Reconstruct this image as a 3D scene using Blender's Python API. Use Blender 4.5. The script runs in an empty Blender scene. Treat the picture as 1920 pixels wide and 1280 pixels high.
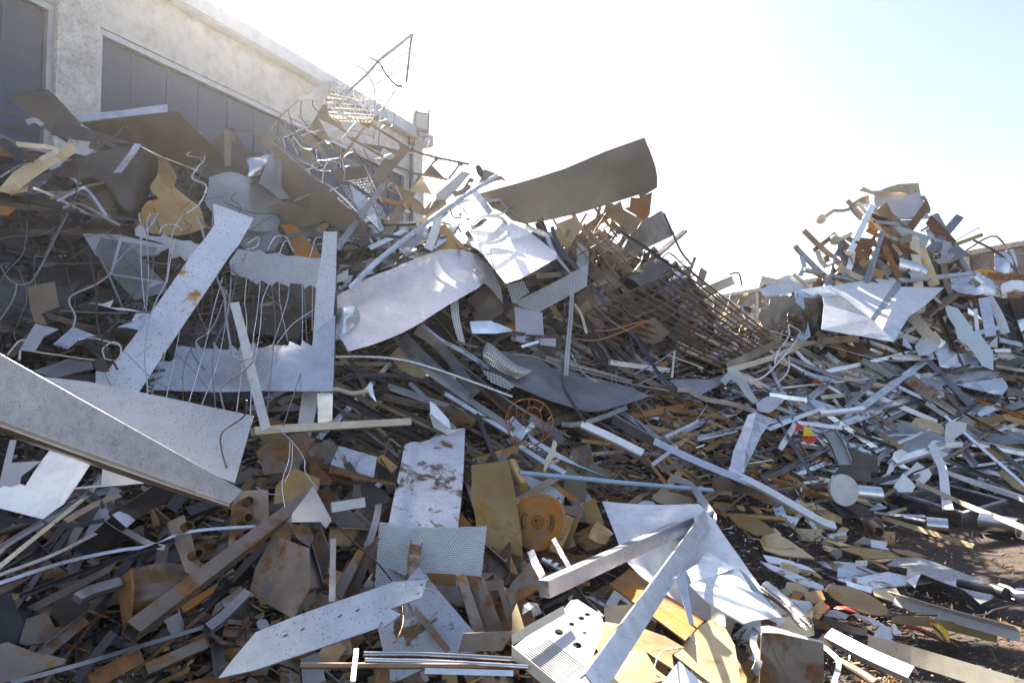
import bpy, math, random
from mathutils import Vector, Matrix, noise
from mathutils.geometry import tessellate_polygon
R=random.Random(7)
sc=bpy.context.scene
col=sc.collection
F=1200.0; CAM=Vector((0,0,1.7)); TP=0.05
PIT=math.atan(TP); CP=math.cos(PIT); SP=math.sin(PIT)
def ray(px,py):
    x=(px-960)/F; y=(640-py)/F
    return Vector((x,CP-SP*y,SP+CP*y))
def P3(px,py,d): return CAM+ray(px,py)*d
# ---- distance from the camera to the face of the scrap heaps, along a few sight lines
DX=[-300,0,300,600,900,1200,1500,1800,2200]
DY=[200,350,500,650,800,950,1100,1250,1450]
DT=[[4.6,4.4,4.1,3.7,3.3,3.0,2.7,2.4,2.1],
[5.6,5.2,4.8,4.3,3.8,3.4,3.0,2.7,2.4],
[6.6,6.0,5.4,4.9,4.4,3.8,3.4,3.0,2.6],
[8.2,7.4,6.6,6.0,5.2,4.4,3.7,3.2,2.7],
[10,9.2,8.3,7.4,6.2,5.0,4.1,3.4,2.8],
[11,10.4,9.6,8.6,7.2,5.6,4.4,3.5,2.9],
[14,13.6,12.5,11,8.8,6.8,4.95,3.75,2.85],
[15,14.5,13.6,12.5,10.6,8.7,5.4,3.9,2.95],
[16,15.5,14.5,13,11.5,9,5.5,4,3.0]]
def _ix(a,v):
    if v<=a[0]: return 0,0.0
    for i in range(len(a)-1):
        if v<=a[i+1]: return i,(v-a[i])/(a[i+1]-a[i])
    return len(a)-2,1.0
def Draw(px,py):
    i,u=_ix(DX,px); j,v=_ix(DY,py)
    return (DT[i][j]*(1-u)+DT[i+1][j]*u)*(1-v)+(DT[i][j+1]*(1-u)+DT[i+1][j+1]*u)*v
def D(px,py):
    d=Draw(px,py); rz=ray(px,py).z
    if rz<-1e-3: d=min(d,(CAM.z-0.01)/-rz)
    return d
# ---- coordinates traced in enlargements of the photo
_T=[0,0,1.0]
def T(x,y,k=4.0): _T[:]=[x,y,k]
def q(a,n=2): 
    return [(_T[0]+a[i]/_T[2],_T[1]+a[i+1]/_T[2])+tuple(a[i+2:i+n]) for i in range(0,len(a),n)]
def nrm(v):
    v=Vector(v); return v.normalized() if v.length>1e-9 else Vector((0,0,1))
def heapn(px,py,face=0.55):
    e=35
    a=P3(px-e,py,D(px-e,py)); b=P3(px+e,py,D(px+e,py)); c=P3(px,py-e,D(px,py-e)); d=P3(px,py+e,D(px,py+e))
    n=(b-a).cross(c-d); n=nrm(n)
    t=-nrm(ray(px,py))
    if n.dot(t)<0: n=-n
    return nrm(n*(1-face)+t*face)
def clean(o):
    return o
# ---- materials (procedural)
MATS={}
def nd(t,ty,**k):
    n=t.nodes.new(ty)
    for a,b in k.items():
        if a.startswith('i_'): n.inputs[int(a[2:])].default_value=b
        else: setattr(n,a,b)
    return n
def mk(name,c1,c2=None,rust=0.0,rc=((.23,.075,.015),(.42,.19,.04)),metal=.6,rough=.42,speck=0.0,perf=None,bump=.25,scale=3.0,spots=60.0,dirt=.25,streak=0.0,diamond=None):
    m=bpy.data.materials.new(name); m.use_nodes=True; t=m.node_tree; t.nodes.clear(); L=t.links.new
    out=nd(t,'ShaderNodeOutputMaterial'); bs=nd(t,'ShaderNodeBsdfPrincipled')
    tc=nd(t,'ShaderNodeTexCoord'); oi=nd(t,'ShaderNodeObjectInfo')
    mul=nd(t,'ShaderNodeMath',operation='MULTIPLY'); mul.inputs[1].default_value=37.0; L(oi.outputs['Random'],mul.inputs[0])
    add=nd(t,'ShaderNodeVectorMath',operation='ADD'); L(tc.outputs['Object'],add.inputs[0]); L(mul.outputs[0],add.inputs[1])
    co=add.outputs[0]
    def ns(s,det=4,ro=.55,vec=None,dist=0):
        n=nd(t,'ShaderNodeTexNoise'); n.inputs['Scale'].default_value=s; n.inputs['Detail'].default_value=det; n.inputs['Roughness'].default_value=ro; n.inputs['Distortion'].default_value=dist
        L(vec or co,n.inputs['Vector']); return n.outputs[0]
    def ramp(v,a,b,x=0.0,y=1.0):
        r=nd(t,'ShaderNodeMapRange'); r.inputs[1].default_value=a; r.inputs[2].default_value=b; r.inputs[3].default_value=x; r.inputs[4].default_value=y; L(v,r.inputs[0]); return r.outputs[0]
    def mix(f,a,b):
        n=nd(t,'ShaderNodeMix',data_type='RGBA')
        if isinstance(f,float): n.inputs[0].default_value=f
        else: L(f,n.inputs[0])
        for s,v in ((n.inputs[6],a),(n.inputs[7],b)):
            if isinstance(v,tuple): s.default_value=v+(1,) if len(v)==3 else v
            else: L(v,s)
        return n.outputs[2]
    def math_(op,a,b=0.5):
        n=nd(t,'ShaderNodeMath',operation=op)
        for s,v in ((n.inputs[0],a),(n.inputs[1],b)):
            if isinstance(v,(int,float)): s.default_value=v
            else: L(v,s)
        return n.outputs[0]
    c2=c2 or tuple(x*.72 for x in c1)
    lo=ns(scale,5,.6,dist=.4)
    c=mix(ramp(lo,.35,.65),c1,c2)
    # grime and scratches
    g=ns(scale*5,6,.7)
    c=mix(ramp(g,.46,.82,0,dirt),c,(.10,.08,.06))
    mp=nd(t,'ShaderNodeMapping'); mp.inputs['Scale'].default_value=(90,4,30); L(co,mp.inputs[0])
    sc_=ns(1.0,3,.6,vec=mp.outputs[0]); c=mix(ramp(sc_,.62,.75,0,.18),c,tuple(min(1,x*1.6+.05) for x in c1))
    mask=None
    if rust>0:
        th=.72-.44*rust
        rn=ns(scale*1.6,9,.68,dist=.6)
        mask=ramp(rn,th,th+.07)
        rcol=mix(ramp(ns(scale*6,5,.6),.3,.7),rc[0],rc[1])
        c=mix(mask,c,rcol)
    if speck>0:
        vo=nd(t,'ShaderNodeTexVoronoi'); vo.inputs['Scale'].default_value=spots; L(co,vo.inputs['Vector'])
        pm=math_('MULTIPLY',ramp(vo.outputs['Distance'],.22,.12),ramp(ns(scale*1.2,3),.62-.35*speck,.70-.3*speck))
        c=mix(pm,c,(.20,.10,.045))
        mask=pm if mask is None else math_('MAXIMUM',mask,pm)
    hv=nd(t,'ShaderNodeHueSaturation'); L(c,hv.inputs['Color']); L(ramp(oi.outputs['Random'],0,1,.72,1.18),hv.inputs['Value'])
    L(hv.outputs[0],bs.inputs['Base Color'])
    if mask is not None:
        L(ramp(mask,0,1,metal,0.0),bs.inputs['Metallic']); 
        rr=math_('MAXIMUM',ramp(mask,0,1,rough,.85),ramp(lo,.3,.7,rough*.75,rough*1.2)); L(rr,bs.inputs['Roughness'])
    else:
        bs.inputs['Metallic'].default_value=metal; L(ramp(lo,.3,.7,rough*.7,rough*1.25),bs.inputs['Roughness'])
    b1=nd(t,'ShaderNodeBump'); b1.inputs['Strength'].default_value=bump; b1.inputs['Distance'].default_value=.03; L(ns(scale*.9,2,.5),b1.inputs['Height'])
    b2=nd(t,'ShaderNodeBump'); b2.inputs['Strength'].default_value=.35; b2.inputs['Distance'].default_value=.002; L(g if mask is None else math_('ADD',g,mask),b2.inputs['Height']); L(b1.outputs[0],b2.inputs['Normal'])
    L(b2.outputs[0],bs.inputs['Normal'])
    sh=bs.outputs[0]
    if perf or diamond:
        uv=nd(t,'ShaderNodeUVMap'); uv.uv_map='UVMap'
        sx=nd(t,'ShaderNodeSeparateXYZ'); L(uv.outputs[0],sx.inputs[0])
        pt,rad=perf or diamond
        def lat(dx,dy,ax,ay):
            fu=math_('SUBTRACT',math_('FRACT',math_('ADD',math_('MULTIPLY',sx.outputs[0],1/ax),dx)),.5)
            fv=math_('SUBTRACT',math_('FRACT',math_('ADD',math_('MULTIPLY',sx.outputs[1],1/ay),dy)),.5)
            if diamond: return math_('ADD',math_('ABSOLUTE',fu),math_('ABSOLUTE',fv))
            a=math_('MULTIPLY',fu,ax); b=math_('MULTIPLY',fv,ay)
            return math_('SQRT',math_('ADD',math_('MULTIPLY',a,a),math_('MULTIPLY',b,b)))
        if diamond:
            d=math_('MINIMUM',lat(0,0,pt,pt*.5),lat(.5,.5,pt,pt*.5)); hole=math_('LESS_THAN',d,rad)
        else:
            ay=pt*1.732
            d=math_('MINIMUM',lat(0,0,pt,ay),lat(.5,.5,pt,ay)); hole=math_('LESS_THAN',d,rad*pt)
        tr=nd(t,'ShaderNodeBsdfTransparent'); mx=nd(t,'ShaderNodeMixShader'); L(hole,mx.inputs[0]); L(sh,mx.inputs[1]); L(tr.outputs[0],mx.inputs[2]); sh=mx.outputs[0]
    L(sh,out.inputs[0])
    MATS[name]=m; return m
mk('silver',(.76,.77,.78),(.60,.61,.63),metal=.72,rough=.27,dirt=.4)
mk('alu',(.72,.73,.76),(.58,.59,.62),metal=.76,rough=.25,bump=.15,dirt=.4)
mk('white_paint',(.84,.84,.83),(.74,.75,.76),metal=0,rough=.45,dirt=.35)
mk('cream',(.76,.68,.52),(.58,.50,.35),metal=0,rough=.6,speck=.4,rust=.05)
mk('steel',(.32,.32,.325),(.20,.20,.205),metal=.6,rough=.42,rust=.06)
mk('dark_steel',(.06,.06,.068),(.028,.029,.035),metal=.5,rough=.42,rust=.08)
mk('black',(.02,.021,.025),(.035,.035,.04),metal=0,rough=.45,dirt=.1)
mk('navy',(.045,.06,.10),(.03,.04,.07),metal=.1,rough=.4,dirt=.2)
mk('brown_steel',(.125,.10,.08),(.075,.06,.05),metal=.55,rough=.40,rust=.04,bump=.35)
mk('tan_steel',(.34,.25,.16),(.22,.16,.10),metal=.5,rough=.42,rust=.22)
mk('warm_reflection_edge',(.78,.60,.44),(.70,.52,.36),metal=.8,rough=.3,bump=.05)  # tan base colour carries the warm light mirrored in the rolled edge
mk('speckled_near',(.60,.62,.66),(.48,.50,.54),metal=.35,rough=.40,speck=.8,spots=85,rust=.10,rc=((.42,.26,.10),(.34,.2,.08)),dirt=.5,scale=5)
mk('bronze_steel',(.17,.15,.125),(.11,.097,.082),metal=.6,rough=.35,bump=.2,scale=1.2)
mk('rusty',(.27,.225,.185),(.18,.145,.12),rust=.5,rc=((.15,.065,.025),(.30,.15,.05)),metal=.5,rough=.5)
mk('rust',(.22,.13,.075),(.15,.09,.055),rust=.78,metal=.25,rough=.65,rc=((.14,.06,.025),(.30,.145,.05)))
mk('rust_orange',(.34,.19,.08),(.26,.135,.05),rust=.6,metal=.1,rough=.7,rc=((.45,.17,.02),(.36,.13,.02)))
mk('ochre',(.45,.29,.11),(.33,.20,.07),rust=.44,metal=.35,rough=.45,rc=((.34,.16,.04),(.47,.28,.08)))
mk('pale_ochre',(.70,.54,.30),(.56,.40,.19),rust=.36,metal=.3,rough=.45,rc=((.45,.24,.06),(.55,.36,.12)))
mk('galvanised',(.62,.64,.65),(.50,.52,.54),metal=.45,rough=.42,rust=.14,speck=.4,spots=60)
mk('galvanised_rust',(.70,.72,.75),(.58,.60,.63),metal=.42,rough=.42,rust=.42,speck=.7,spots=70,rc=((.16,.085,.04),(.27,.15,.07)))
mk('speckled',(.68,.70,.75),(.60,.62,.67),metal=.30,rough=.45,speck=1.0,spots=46,rust=.24,rc=((.48,.22,.03),(.35,.15,.03)),dirt=.15)
mk('speckled_fine',(.62,.63,.65),(.52,.53,.55),metal=.35,rough=.42,speck=1.0,spots=75,rust=.2,rc=((.40,.22,.06),(.30,.16,.05)))
mk('stainless',(.58,.57,.56),(.50,.49,.48),metal=.95,rough=.24,dirt=.08)
mk('lilac_steel',(.50,.49,.52),(.42,.41,.45),metal=.25,rough=.45,dirt=.12)
mk('blue_paint',(.36,.52,.68),(.30,.45,.60),metal=0,rough=.5,rust=.16,scale=9)
mk('grey_green',(.40,.45,.41),(.33,.38,.34),metal=.2,rough=.5,speck=.3)
mk('pale_green',(.66,.74,.72),(.58,.66,.65),metal=.05,rough=.5,dirt=.1)
mk('green_paint',(.16,.24,.035),(.10,.16,.03),metal=.1,rough=.5,rust=.12)
mk('red_paint',(.60,.04,.02),metal=0,rough=.5,dirt=.1)
mk('yellow_paint',(.80,.50,.02),metal=0,rough=.5,dirt=.1)
mk('orange_wire',(.50,.20,.06),(.36,.13,.04),metal=.1,rough=.6)
mk('mesh_rust',(.24,.15,.08),(.16,.10,.06),metal=.2,rough=.6)
mk('perf_fine',(.82,.84,.86),(.76,.78,.80),metal=.5,rough=.33,perf=(.024,.22),bump=.12,dirt=.12)
mk('perf_pale',(.72,.72,.66),(.64,.64,.58),metal=.35,rough=.42,perf=(.034,.29))
mk('perf_grey',(.40,.41,.42),(.30,.31,.32),metal=.5,rough=.40,perf=(.018,.29))
mk('perf_white',(.90,.93,.91),(.84,.87,.85),metal=.0,rough=.5,perf=(.0155,.30),speck=.15)
mk('expanded',(.46,.46,.47),(.36,.36,.37),metal=.4,rough=.45,diamond=(.07,.34))
mk('hazy_film',(.72,.73,.73),(.62,.63,.64),metal=.2,rough=.35)
mk('ridged_zinc',(.42,.44,.46),(.36,.38,.40),metal=.5,rough=.45)
# dirt and packed fines
def ground_mat(name,a,b,c3,bs_=.6,sc1=1.2):
    m=bpy.data.materials.new(name); m.use_nodes=True; t=m.node_tree; L=t.links.new; bs=t.nodes['Principled BSDF']
    tc=nd(t,'ShaderNodeTexCoord')
    def ns(s,d=8,r=.65):
        n=nd(t,'ShaderNodeTexNoise'); n.inputs['Scale'].default_value=s; n.inputs['Detail'].default_value=d; n.inputs['Roughness'].default_value=r; L(tc.outputs['Object'],n.inputs['Vector']); return n.outputs[0]
    def cr(v,e):
        r=nd(t,'ShaderNodeValToRGB'); L(v,r.inputs[0])
        el=r.color_ramp.elements; el[0].position=e[0][0]; el[0].color=e[0][1]+(1,); el[1].position=e[-1][0]; el[1].color=e[-1][1]+(1,)
        for p,c in e[1:-1]:
            x=el.new(p); x.color=c+(1,)
        return r.outputs[0]
    c=cr(ns(sc1),[(.32,a),(.5,b),(.68,c3)])
    c2=cr(ns(38),[(.42,(.5,.5,.5)),(.6,(1.5,1.4,1.3))])
    mx=nd(t,'ShaderNodeMix',data_type='RGBA',blend_type='MULTIPLY'); mx.inputs[0].default_value=1; L(c,mx.inputs[6]); L(c2,mx.inputs[7]); L(mx.outputs[2],bs.inputs['Base Color'])
    bs.inputs['Roughness'].default_value=.85
    h1=nd(t,'ShaderNodeBump'); h1.inputs['Strength'].default_value=bs_; h1.inputs['Distance'].default_value=.05; L(ns(9),h1.inputs['Height'])
    h2=nd(t,'ShaderNodeBump'); h2.inputs['Strength'].default_value=.8; h2.inputs['Distance'].default_value=.012; L(ns(70,4),h2.inputs['Height']); L(h1.outputs[0],h2.inputs['Normal']); L(h2.outputs[0],bs.inputs['Normal'])
    MATS[name]=m; return m
ground_mat('yard_dirt',(.024,.017,.014),(.05,.033,.024),(.11,.06,.03),1.0,1.8)
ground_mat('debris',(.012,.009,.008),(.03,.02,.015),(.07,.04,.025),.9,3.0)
ground_mat('rough_concrete',(.12,.115,.10),(.19,.18,.16),(.25,.24,.215),.4,2.2)
def plaster():
    m=mk('stained_plaster',(.78,.765,.73),(.68,.665,.63),metal=0,rough=.85,dirt=.5,scale=1.4,bump=.2); return m
plaster()
mk('pillar_render',(.70,.69,.66),(.48,.47,.45),metal=0,rough=.9,dirt=.75,scale=4,bump=.5)
mk('blue_panel',(.04,.06,.13),(.034,.052,.11),metal=.1,rough=.4,dirt=.03,bump=.1,scale=.8)
mk('zinc_cap',(.36,.41,.46),(.30,.34,.39),metal=.4,rough=.45,bump=.1)
mk('window_metal',(.55,.56,.58),(.45,.46,.48),metal=.4,rough=.4,bump=.1)
mk('lamp_body',(.14,.17,.18),(.10,.12,.13),metal=.3,rough=.5)
def glass():
    m=bpy.data.materials.new('lamp_glass'); m.use_nodes=True; b=m.node_tree.nodes['Principled BSDF']
    b.inputs['Base Color'].default_value=(.75,.77,.72,1); b.inputs['Roughness'].default_value=.2; b.inputs['Transmission Weight'].default_value=.5; MATS['lamp_glass']=m
glass()
# ---- object builders
PX_INFO=[]          # (object, px, py, ...) of traced pieces, for nothing but labels
def link(name,verts,faces,mat,parent=None,smooth=False,uvs=None,mats=None,fm=None,sharp=None):
    c=Vector((0,0,0))
    for v in verts: c+=v
    c/=max(1,len(verts))
    me=bpy.data.meshes.new(name)
    me.from_pydata([tuple(v-c) for v in verts],[],faces)
    for m in (mats or [mat]): me.materials.append(MATS[m])
    if fm: me.polygons.foreach_set('material_index',fm)
    if smooth: me.polygons.foreach_set('use_smooth',[True]*len(faces))
    if uvs:
        ul=me.uv_layers.new(name='UVMap')
        for l in me.loops: ul.data[l.index].uv=uvs[l.vertex_index]
    if sharp:
        at=me.attributes.new('sharp_edge','BOOLEAN','EDGE')
        for e in me.edges:
            if (min(e.vertices),max(e.vertices)) in sharp: at.data[e.index].value=True
    me.update()
    o=bpy.data.objects.new(name,me); col.objects.link(o)
    if parent is not None:
        o.parent=parent; o.location=c-parent.location
    else: o.location=c
    return o
def tagit(o,label,cat,group=None,kind=None):
    if label: o['label']=label
    if cat: o['category']=cat
    if group: o['group']=group
    if kind: o['kind']=kind
    return o
def empty(name,loc,label,cat,group=None):
    o=bpy.data.objects.new(name,None); o.empty_display_size=.1; col.objects.link(o); o.location=loc
    return tagit(o,label,cat,group)
def solid(V,Fc,N,th,UV=None):
    """give a thin surface its thickness"""
    n=len(V); ed={}
    for f in Fc:
        for i in range(len(f)):
            a,b=f[i],f[(i+1)%len(f)]; ed[(a,b)]=1
    bnd=[(a,b) for (a,b) in ed if (b,a) not in ed]
    VV=[v+N[i]*th*.5 for i,v in enumerate(V)]+[v-N[i]*th*.5 for i,v in enumerate(V)]
    FF=[tuple(f) for f in Fc]+[tuple(x+n for x in reversed(f)) for f in Fc]+[(b,a,a+n,b+n) for a,b in bnd]
    sh=set()
    for a,b in bnd:
        sh.add((min(a,b),max(a,b))); sh.add((min(a,b)+n,max(a,b)+n))
    return VV,FF,sh,(UV+UV if UV else None)
def sheet(name,label,cat,mat,a,off=.15,n=None,th=.004,holes=None,bend=None,crump=None,parent=None,group=None,d=None,jit=.25,sub=None,face=.55,smooth=True,raw=False):
    pts=q(a) if not raw else a
    cx=sum(p[0] for p in pts)/len(pts); cy=sum(p[1] for p in pts)/len(pts)
    dc=d if d is not None else D(cx,cy)-off
    hf=Vector(n).normalized() if n is not None else None
    if hf is None:
        hf=heapn(cx,cy,face); hf=nrm(hf+Vector((R.uniform(-jit,jit),R.uniform(-jit,jit),R.uniform(-jit,jit))))
    rc=ray(cx,cy); k=hf.dot(rc)
    if abs(k)<.22: 
        hf=nrm(hf-nrm(rc)*.3); k=hf.dot(rc)
    def pj(px,py):
        r=ray(px,py); s=k/hf.dot(r) if abs(hf.dot(r))>1e-4 else 1
        s=max(.6,min(1.7,s)); return CAM+r*(dc*s)
    loops=[[pj(*p) for p in pts]]
    hh=[]
    if holes:
        for h in holes:
            hp=q(h) if not raw else h
            hh.append([pj(*p) for p in hp]); 
    allv=[v for l in loops+hh for v in l]
    if hh:
        from mathutils.geometry import delaunay_2d_cdt
        uu=nrm(loops[0][1]-loops[0][0]); ww=nrm(hf.cross(uu)); o0=loops[0][0]
        p2=[Vector(((v-o0).dot(uu),(v-o0).dot(ww))) for v in allv]; n0=len(loops[0])
        ar=sum(p2[i-1].x*p2[i].y-p2[i].x*p2[i-1].y for i in range(n0)); of=list(range(n0))
        if ar<0: of=of[::-1]
        es=[]; k0=n0
        for h in hh:
            es+=[(k0+i,k0+(i+1)%len(h)) for i in range(len(h))]; k0+=len(h)
        rv,re_,rf,_,_,_=delaunay_2d_cdt(p2,es,[of],1,1e-6)
        hl=[]; k0=n0
        for h in hh: hl.append(p2[k0:k0+len(h)]); k0+=len(h)
        def inside(c,pl):
            r_=False
            for i in range(len(pl)):
                a_,b_=pl[i],pl[i-1]
                if (a_.y>c.y)!=(b_.y>c.y) and c.x<(b_.x-a_.x)*(c.y-a_.y)/(b_.y-a_.y)+a_.x: r_=not r_
            return r_
        tri=[]
        for f in rf:
            c_=(rv[f[0]]+rv[f[1]]+rv[f[2]])/3
            if not any(inside(c_,pl) for pl in hl): tri.append(f)
        allv=[o0+uu*v.x+ww*v.y for v in rv]
    else: tri=tessellate_polygon(loops)
    Fc=[]
    for t in tri:
        v=(allv[t[1]]-allv[t[0]]).cross(allv[t[2]]-allv[t[0]])
        if v.length<1e-10: continue
        Fc.append(tuple(t) if v.dot(hf)>0 else (t[0],t[2],t[1]))
    size=max((x-allv[0]).length for x in allv)
    V=list(allv)
    if sub is None: sub=0 if (holes and len(holes)>6) else (2 if size>.25 else 1)
    for _ in range(sub):
        em={}; NF=[]
        def mid(i,j):
            kx=(min(i,j),max(i,j))
            if kx not in em: em[kx]=len(V); V.append((V[i]+V[j])*.5)
            return em[kx]
        for a_,b_,c_ in Fc:
            x,y,z=mid(a_,b_),mid(b_,c_),mid(c_,a_)
            NF+=[(a_,x,z),(x,b_,y),(z,y,c_),(x,y,z)]
        Fc=NF
    u=nrm(loops[0][1]-loops[0][0]); w=nrm(hf.cross(u)); cen=sum(V,Vector())/len(V)
    if bend is None: bend=R.uniform(-.07,.07)
    if crump is None: crump=.012
    ang=R.uniform(0,6.28); bd=u*math.cos(ang)+w*math.sin(ang); so=Vector((R.random()*50,0,0))
    UV=[(((v-cen).dot(u)),((v-cen).dot(w))) for v in V]
    for i,v in enumerate(V):
        s=(v-cen).dot(bd)/max(size,.01)
        dz=bend*size*(s*s-.1)+crump*size*noise.noise(v*(2.2/max(size,.15))+so)*2
        V[i]=v+hf*dz
    N=[hf]*len(V)
    VV,FF,sh,UU=solid(V,Fc,N,th,UV)
    o=link(name,VV,FF,mat,parent,smooth,UU,sharp=sh)
    if parent is None: tagit(o,label,cat,group)
    elif label: o['label']=label
    return o
def cat_(p,n):
    if len(p)<3: 
        return [p[0].lerp(p[-1],i/n) for i in range(n+1)]
    out=[]
    for i in range(len(p)-1):
        a=p[i-1] if i>0 else p[0]*2-p[1]; b=p[i]; c=p[i+1]; d=p[i+2] if i+2<len(p) else p[-1]*2-p[-2]
        for k in range(n):
            t=k/n; t2=t*t; t3=t2*t
            out.append(.5*((2*b)+(c-a)*t+(2*a-5*b+4*c-d)*t2+(3*b-a-3*c+d)*t3))
    out.append(p[-1]); return out
def patch(name,label,cat,mat,rows,off=.2,th=.004,su=5,sv=5,parent=None,group=None,crump=.0,d=None):
    """curved sheet through rows of traced points (x, y, extra distance)"""
    G=[]
    for r in rows:
        pp=q(r,3)
        G.append([P3(x,y,(d if d is not None else D(x,y)-off)+z) for x,y,z in pp])
    G=[cat_(r,su) for r in G]
    cols=[cat_([G[i][j] for i in range(len(G))],sv) for j in range(len(G[0]))]
    nu=len(cols); nv=len(cols[0]); V=[]; UV=[]
    uacc=[0]
    for j in range(1,nu): uacc.append(uacc[-1]+(cols[j][nv//2]-cols[j-1][nv//2]).length)
    so=Vector((R.random()*50,0,0))
    for j in range(nu):
        va=0
        for i in range(nv):
            if i: va+=(cols[j][i]-cols[j][i-1]).length
            V.append(cols[j][i]); UV.append((uacc[j],va))
    if crump:
        V=[v+Vector((noise.noise(v*6+so),noise.noise(v*6+so*2),noise.noise(v*6-so)))*crump for v in V]
    Fc=[(j*nv+i,(j+1)*nv+i,(j+1)*nv+i+1,j*nv+i+1) for j in range(nu-1) for i in range(nv-1)]
    N=[Vector() for _ in V]
    for f in Fc:
        m=(V[f[2]]-V[f[0]]).cross(V[f[3]]-V[f[1]])
        for i in f: N[i]+=m
    N=[nrm(x) for x in N]
    VV,FF,sh,UU=solid(V,Fc,N,th,UV)
    o=link(name,VV,FF,mat,parent,True,UU,sharp=sh)
    if parent is None: tagit(o,label,cat,group)
    return o
def facets(name,label,cat,mat,verts,faces,off=.2,th=.004,parent=None,group=None,mats=None,fm=None,sub=1,crump=.015):
    """creased sheet: flat facets that share their fold lines"""
    pp=q(verts,3); V=[P3(x,y,D(x,y)-off+z) for x,y,z in pp]
    Fc=[]; FM=[]
    for k,f in enumerate(faces):
        for i in range(1,len(f)-1):
            Fc.append((f[0],f[i],f[i+1])); FM.append(fm[k] if fm else 0)
    UVd=None
    for _ in range(sub):
        em={}; NF=[]; NM=[]
        def mid(i,j):
            kx=(min(i,j),max(i,j))
            if kx not in em: em[kx]=len(V); V.append((V[i]+V[j])*.5)
            return em[kx]
        for (a,b,c),m in zip(Fc,FM):
            x,y,z=mid(a,b),mid(b,c),mid(c,a); NF+=[(a,x,z),(x,b,y),(z,y,c),(x,y,z)]; NM+=[m]*4
        Fc,FM=NF,NM
    so=Vector((R.random()*50,3,0))
    V=[v+Vector((0,-1,.3))*crump*noise.noise(v*5+so) for v in V]
    N=[Vector() for _ in V]
    for f in Fc:
        m=(V[f[1]]-V[f[0]]).cross(V[f[2]]-V[f[0]])
        for i in f: N[i]+=m
    N=[nrm(x) for x in N]
    VV,FF,sh,_=solid(V,Fc,N,th)
    FMM=FM+FM+[0]*(len(FF)-2*len(FM))
    o=link(name,VV,FF,mat,parent,False,None,mats=mats,fm=FMM if mats else None)
    if parent is None: tagit(o,label,cat,group)
    return o
def prof(kind,w,h=None,th=None):
    """cross sections: outer loop and, when hollow, inner loop"""
    if kind in('flat','band'): t=(th or .005)/2; return [[(-w/2,-t),(w/2,-t),(w/2,t),(-w/2,t)]],None
    if kind=='sq':
        h=h or w; t=th or max(.002,w*.08)
        return [[(-w/2,-h/2),(w/2,-h/2),(w/2,h/2),(-w/2,h/2)],[(-w/2+t,-h/2+t),(w/2-t,-h/2+t),(w/2-t,h/2-t),(-w/2+t,h/2-t)]],None
    if kind=='block':
        h=h or w; return [[(-w/2,-h/2),(w/2,-h/2),(w/2,h/2),(-w/2,h/2)]],None
    if kind in('rod','wire'):
        n=6 if kind=='wire' else 12
        return [[(w/2*math.cos(6.2832*i/n),w/2*math.sin(6.2832*i/n)) for i in range(n)]],1
    if kind=='tube':
        n=20; t=th or max(.0025,w*.06)
        return [[(r*math.cos(6.2832*i/n),r*math.sin(6.2832*i/n)) for i in range(n)] for r in (w/2,w/2-t)],1
    t=th or max(.003,w*.07)
    if kind=='angle':
        h=h or w*.8
        return [[(-w/2,0),(w/2,0),(w/2,t),(-w/2+t,t),(-w/2+t,h),(-w/2,h)]],None
    if kind=='channel':
        h=h or w*.45
        return [[(-w/2,h/2),(-w/2,-h/2),(w/2,-h/2),(w/2,h/2),(w/2-t,h/2),(w/2-t,-h/2+t),(-w/2+t,-h/2+t),(-w/2+t,h/2)]],None
    if kind=='ibeam':
        h=h or w
        return [[(-w/2,-h/2),(w/2,-h/2),(w/2,-h/2+t),(t/2,-h/2+t),(t/2,h/2-t),(w/2,h/2-t),(w/2,h/2),(-w/2,h/2),(-w/2,h/2-t),(-t/2,h/2-t),(-t/2,-h/2+t),(-w/2,-h/2+t)]],None
def sweep3(name,mat,pts,kind,w,roll=0,twist=0,h=None,th=None,parent=None,up=None,taper=None,smooth=None):
    loops,sm=prof(kind,w,h,th)
    n=len(pts); V=[]; rings=[]; UV=[]; acc=0
    prevu=None
    for i,p in enumerate(pts):
        tg=nrm(pts[min(i+1,n-1)]-pts[max(i-1,0)])
        u=up if up is not None else nrm(CAM-p)
        u=nrm(u-tg*u.dot(tg))
        if up is None and prevu is not None and u.dot(prevu)<0: u=-u
        prevu=u
        a=math.radians(roll+twist*i/max(1,n-1))
        s=nrm(tg.cross(u)); s,u2=s*math.cos(a)+u*math.sin(a),u*math.cos(a)-s*math.sin(a)
        k=1.0 if taper is None else 1+(taper-1)*i/max(1,n-1)
        if i: acc+=(p-pts[i-1]).length
        rg=[]
        for lp in loops:
            st=len(V); 
            for x,y in lp: V.append(p+s*x*k+u2*y*k); UV.append((acc,x))
            rg.append((st,len(lp)))
        rings.append(rg)
    Fc=[]
    for i in range(n-1):
        for li in range(len(loops)):
            a,m=rings[i][li]; b,_=rings[i+1][li]
            for j in range(m):
                f=(a+j,a+(j+1)%m,b+(j+1)%m,b+j)
                Fc.append(f if li==0 else f[::-1])
    for e,rg in ((0,rings[0]),(1,rings[-1])):
        if len(loops)==1:
            f=tuple(range(rg[0][0],rg[0][0]+rg[0][1])); Fc.append(f[::-1] if e==0 else f)
        else:
            (a,m),(b,_)=rg
            for j in range(m):
                f=(a+j,b+j,b+(j+1)%m,a+(j+1)%m); Fc.append(f if e==0 else f[::-1])
    sh=None
    if sm:
        sh=set()
        for rg in (rings[0],rings[-1]):
            for a,m in rg:
                for j in range(m):
                    x,y=a+j,a+(j+1)%m; sh.add((min(x,y),max(x,y)))
    return link(name,V,Fc,mat,parent,bool(sm),UV,sharp=sh)
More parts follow.
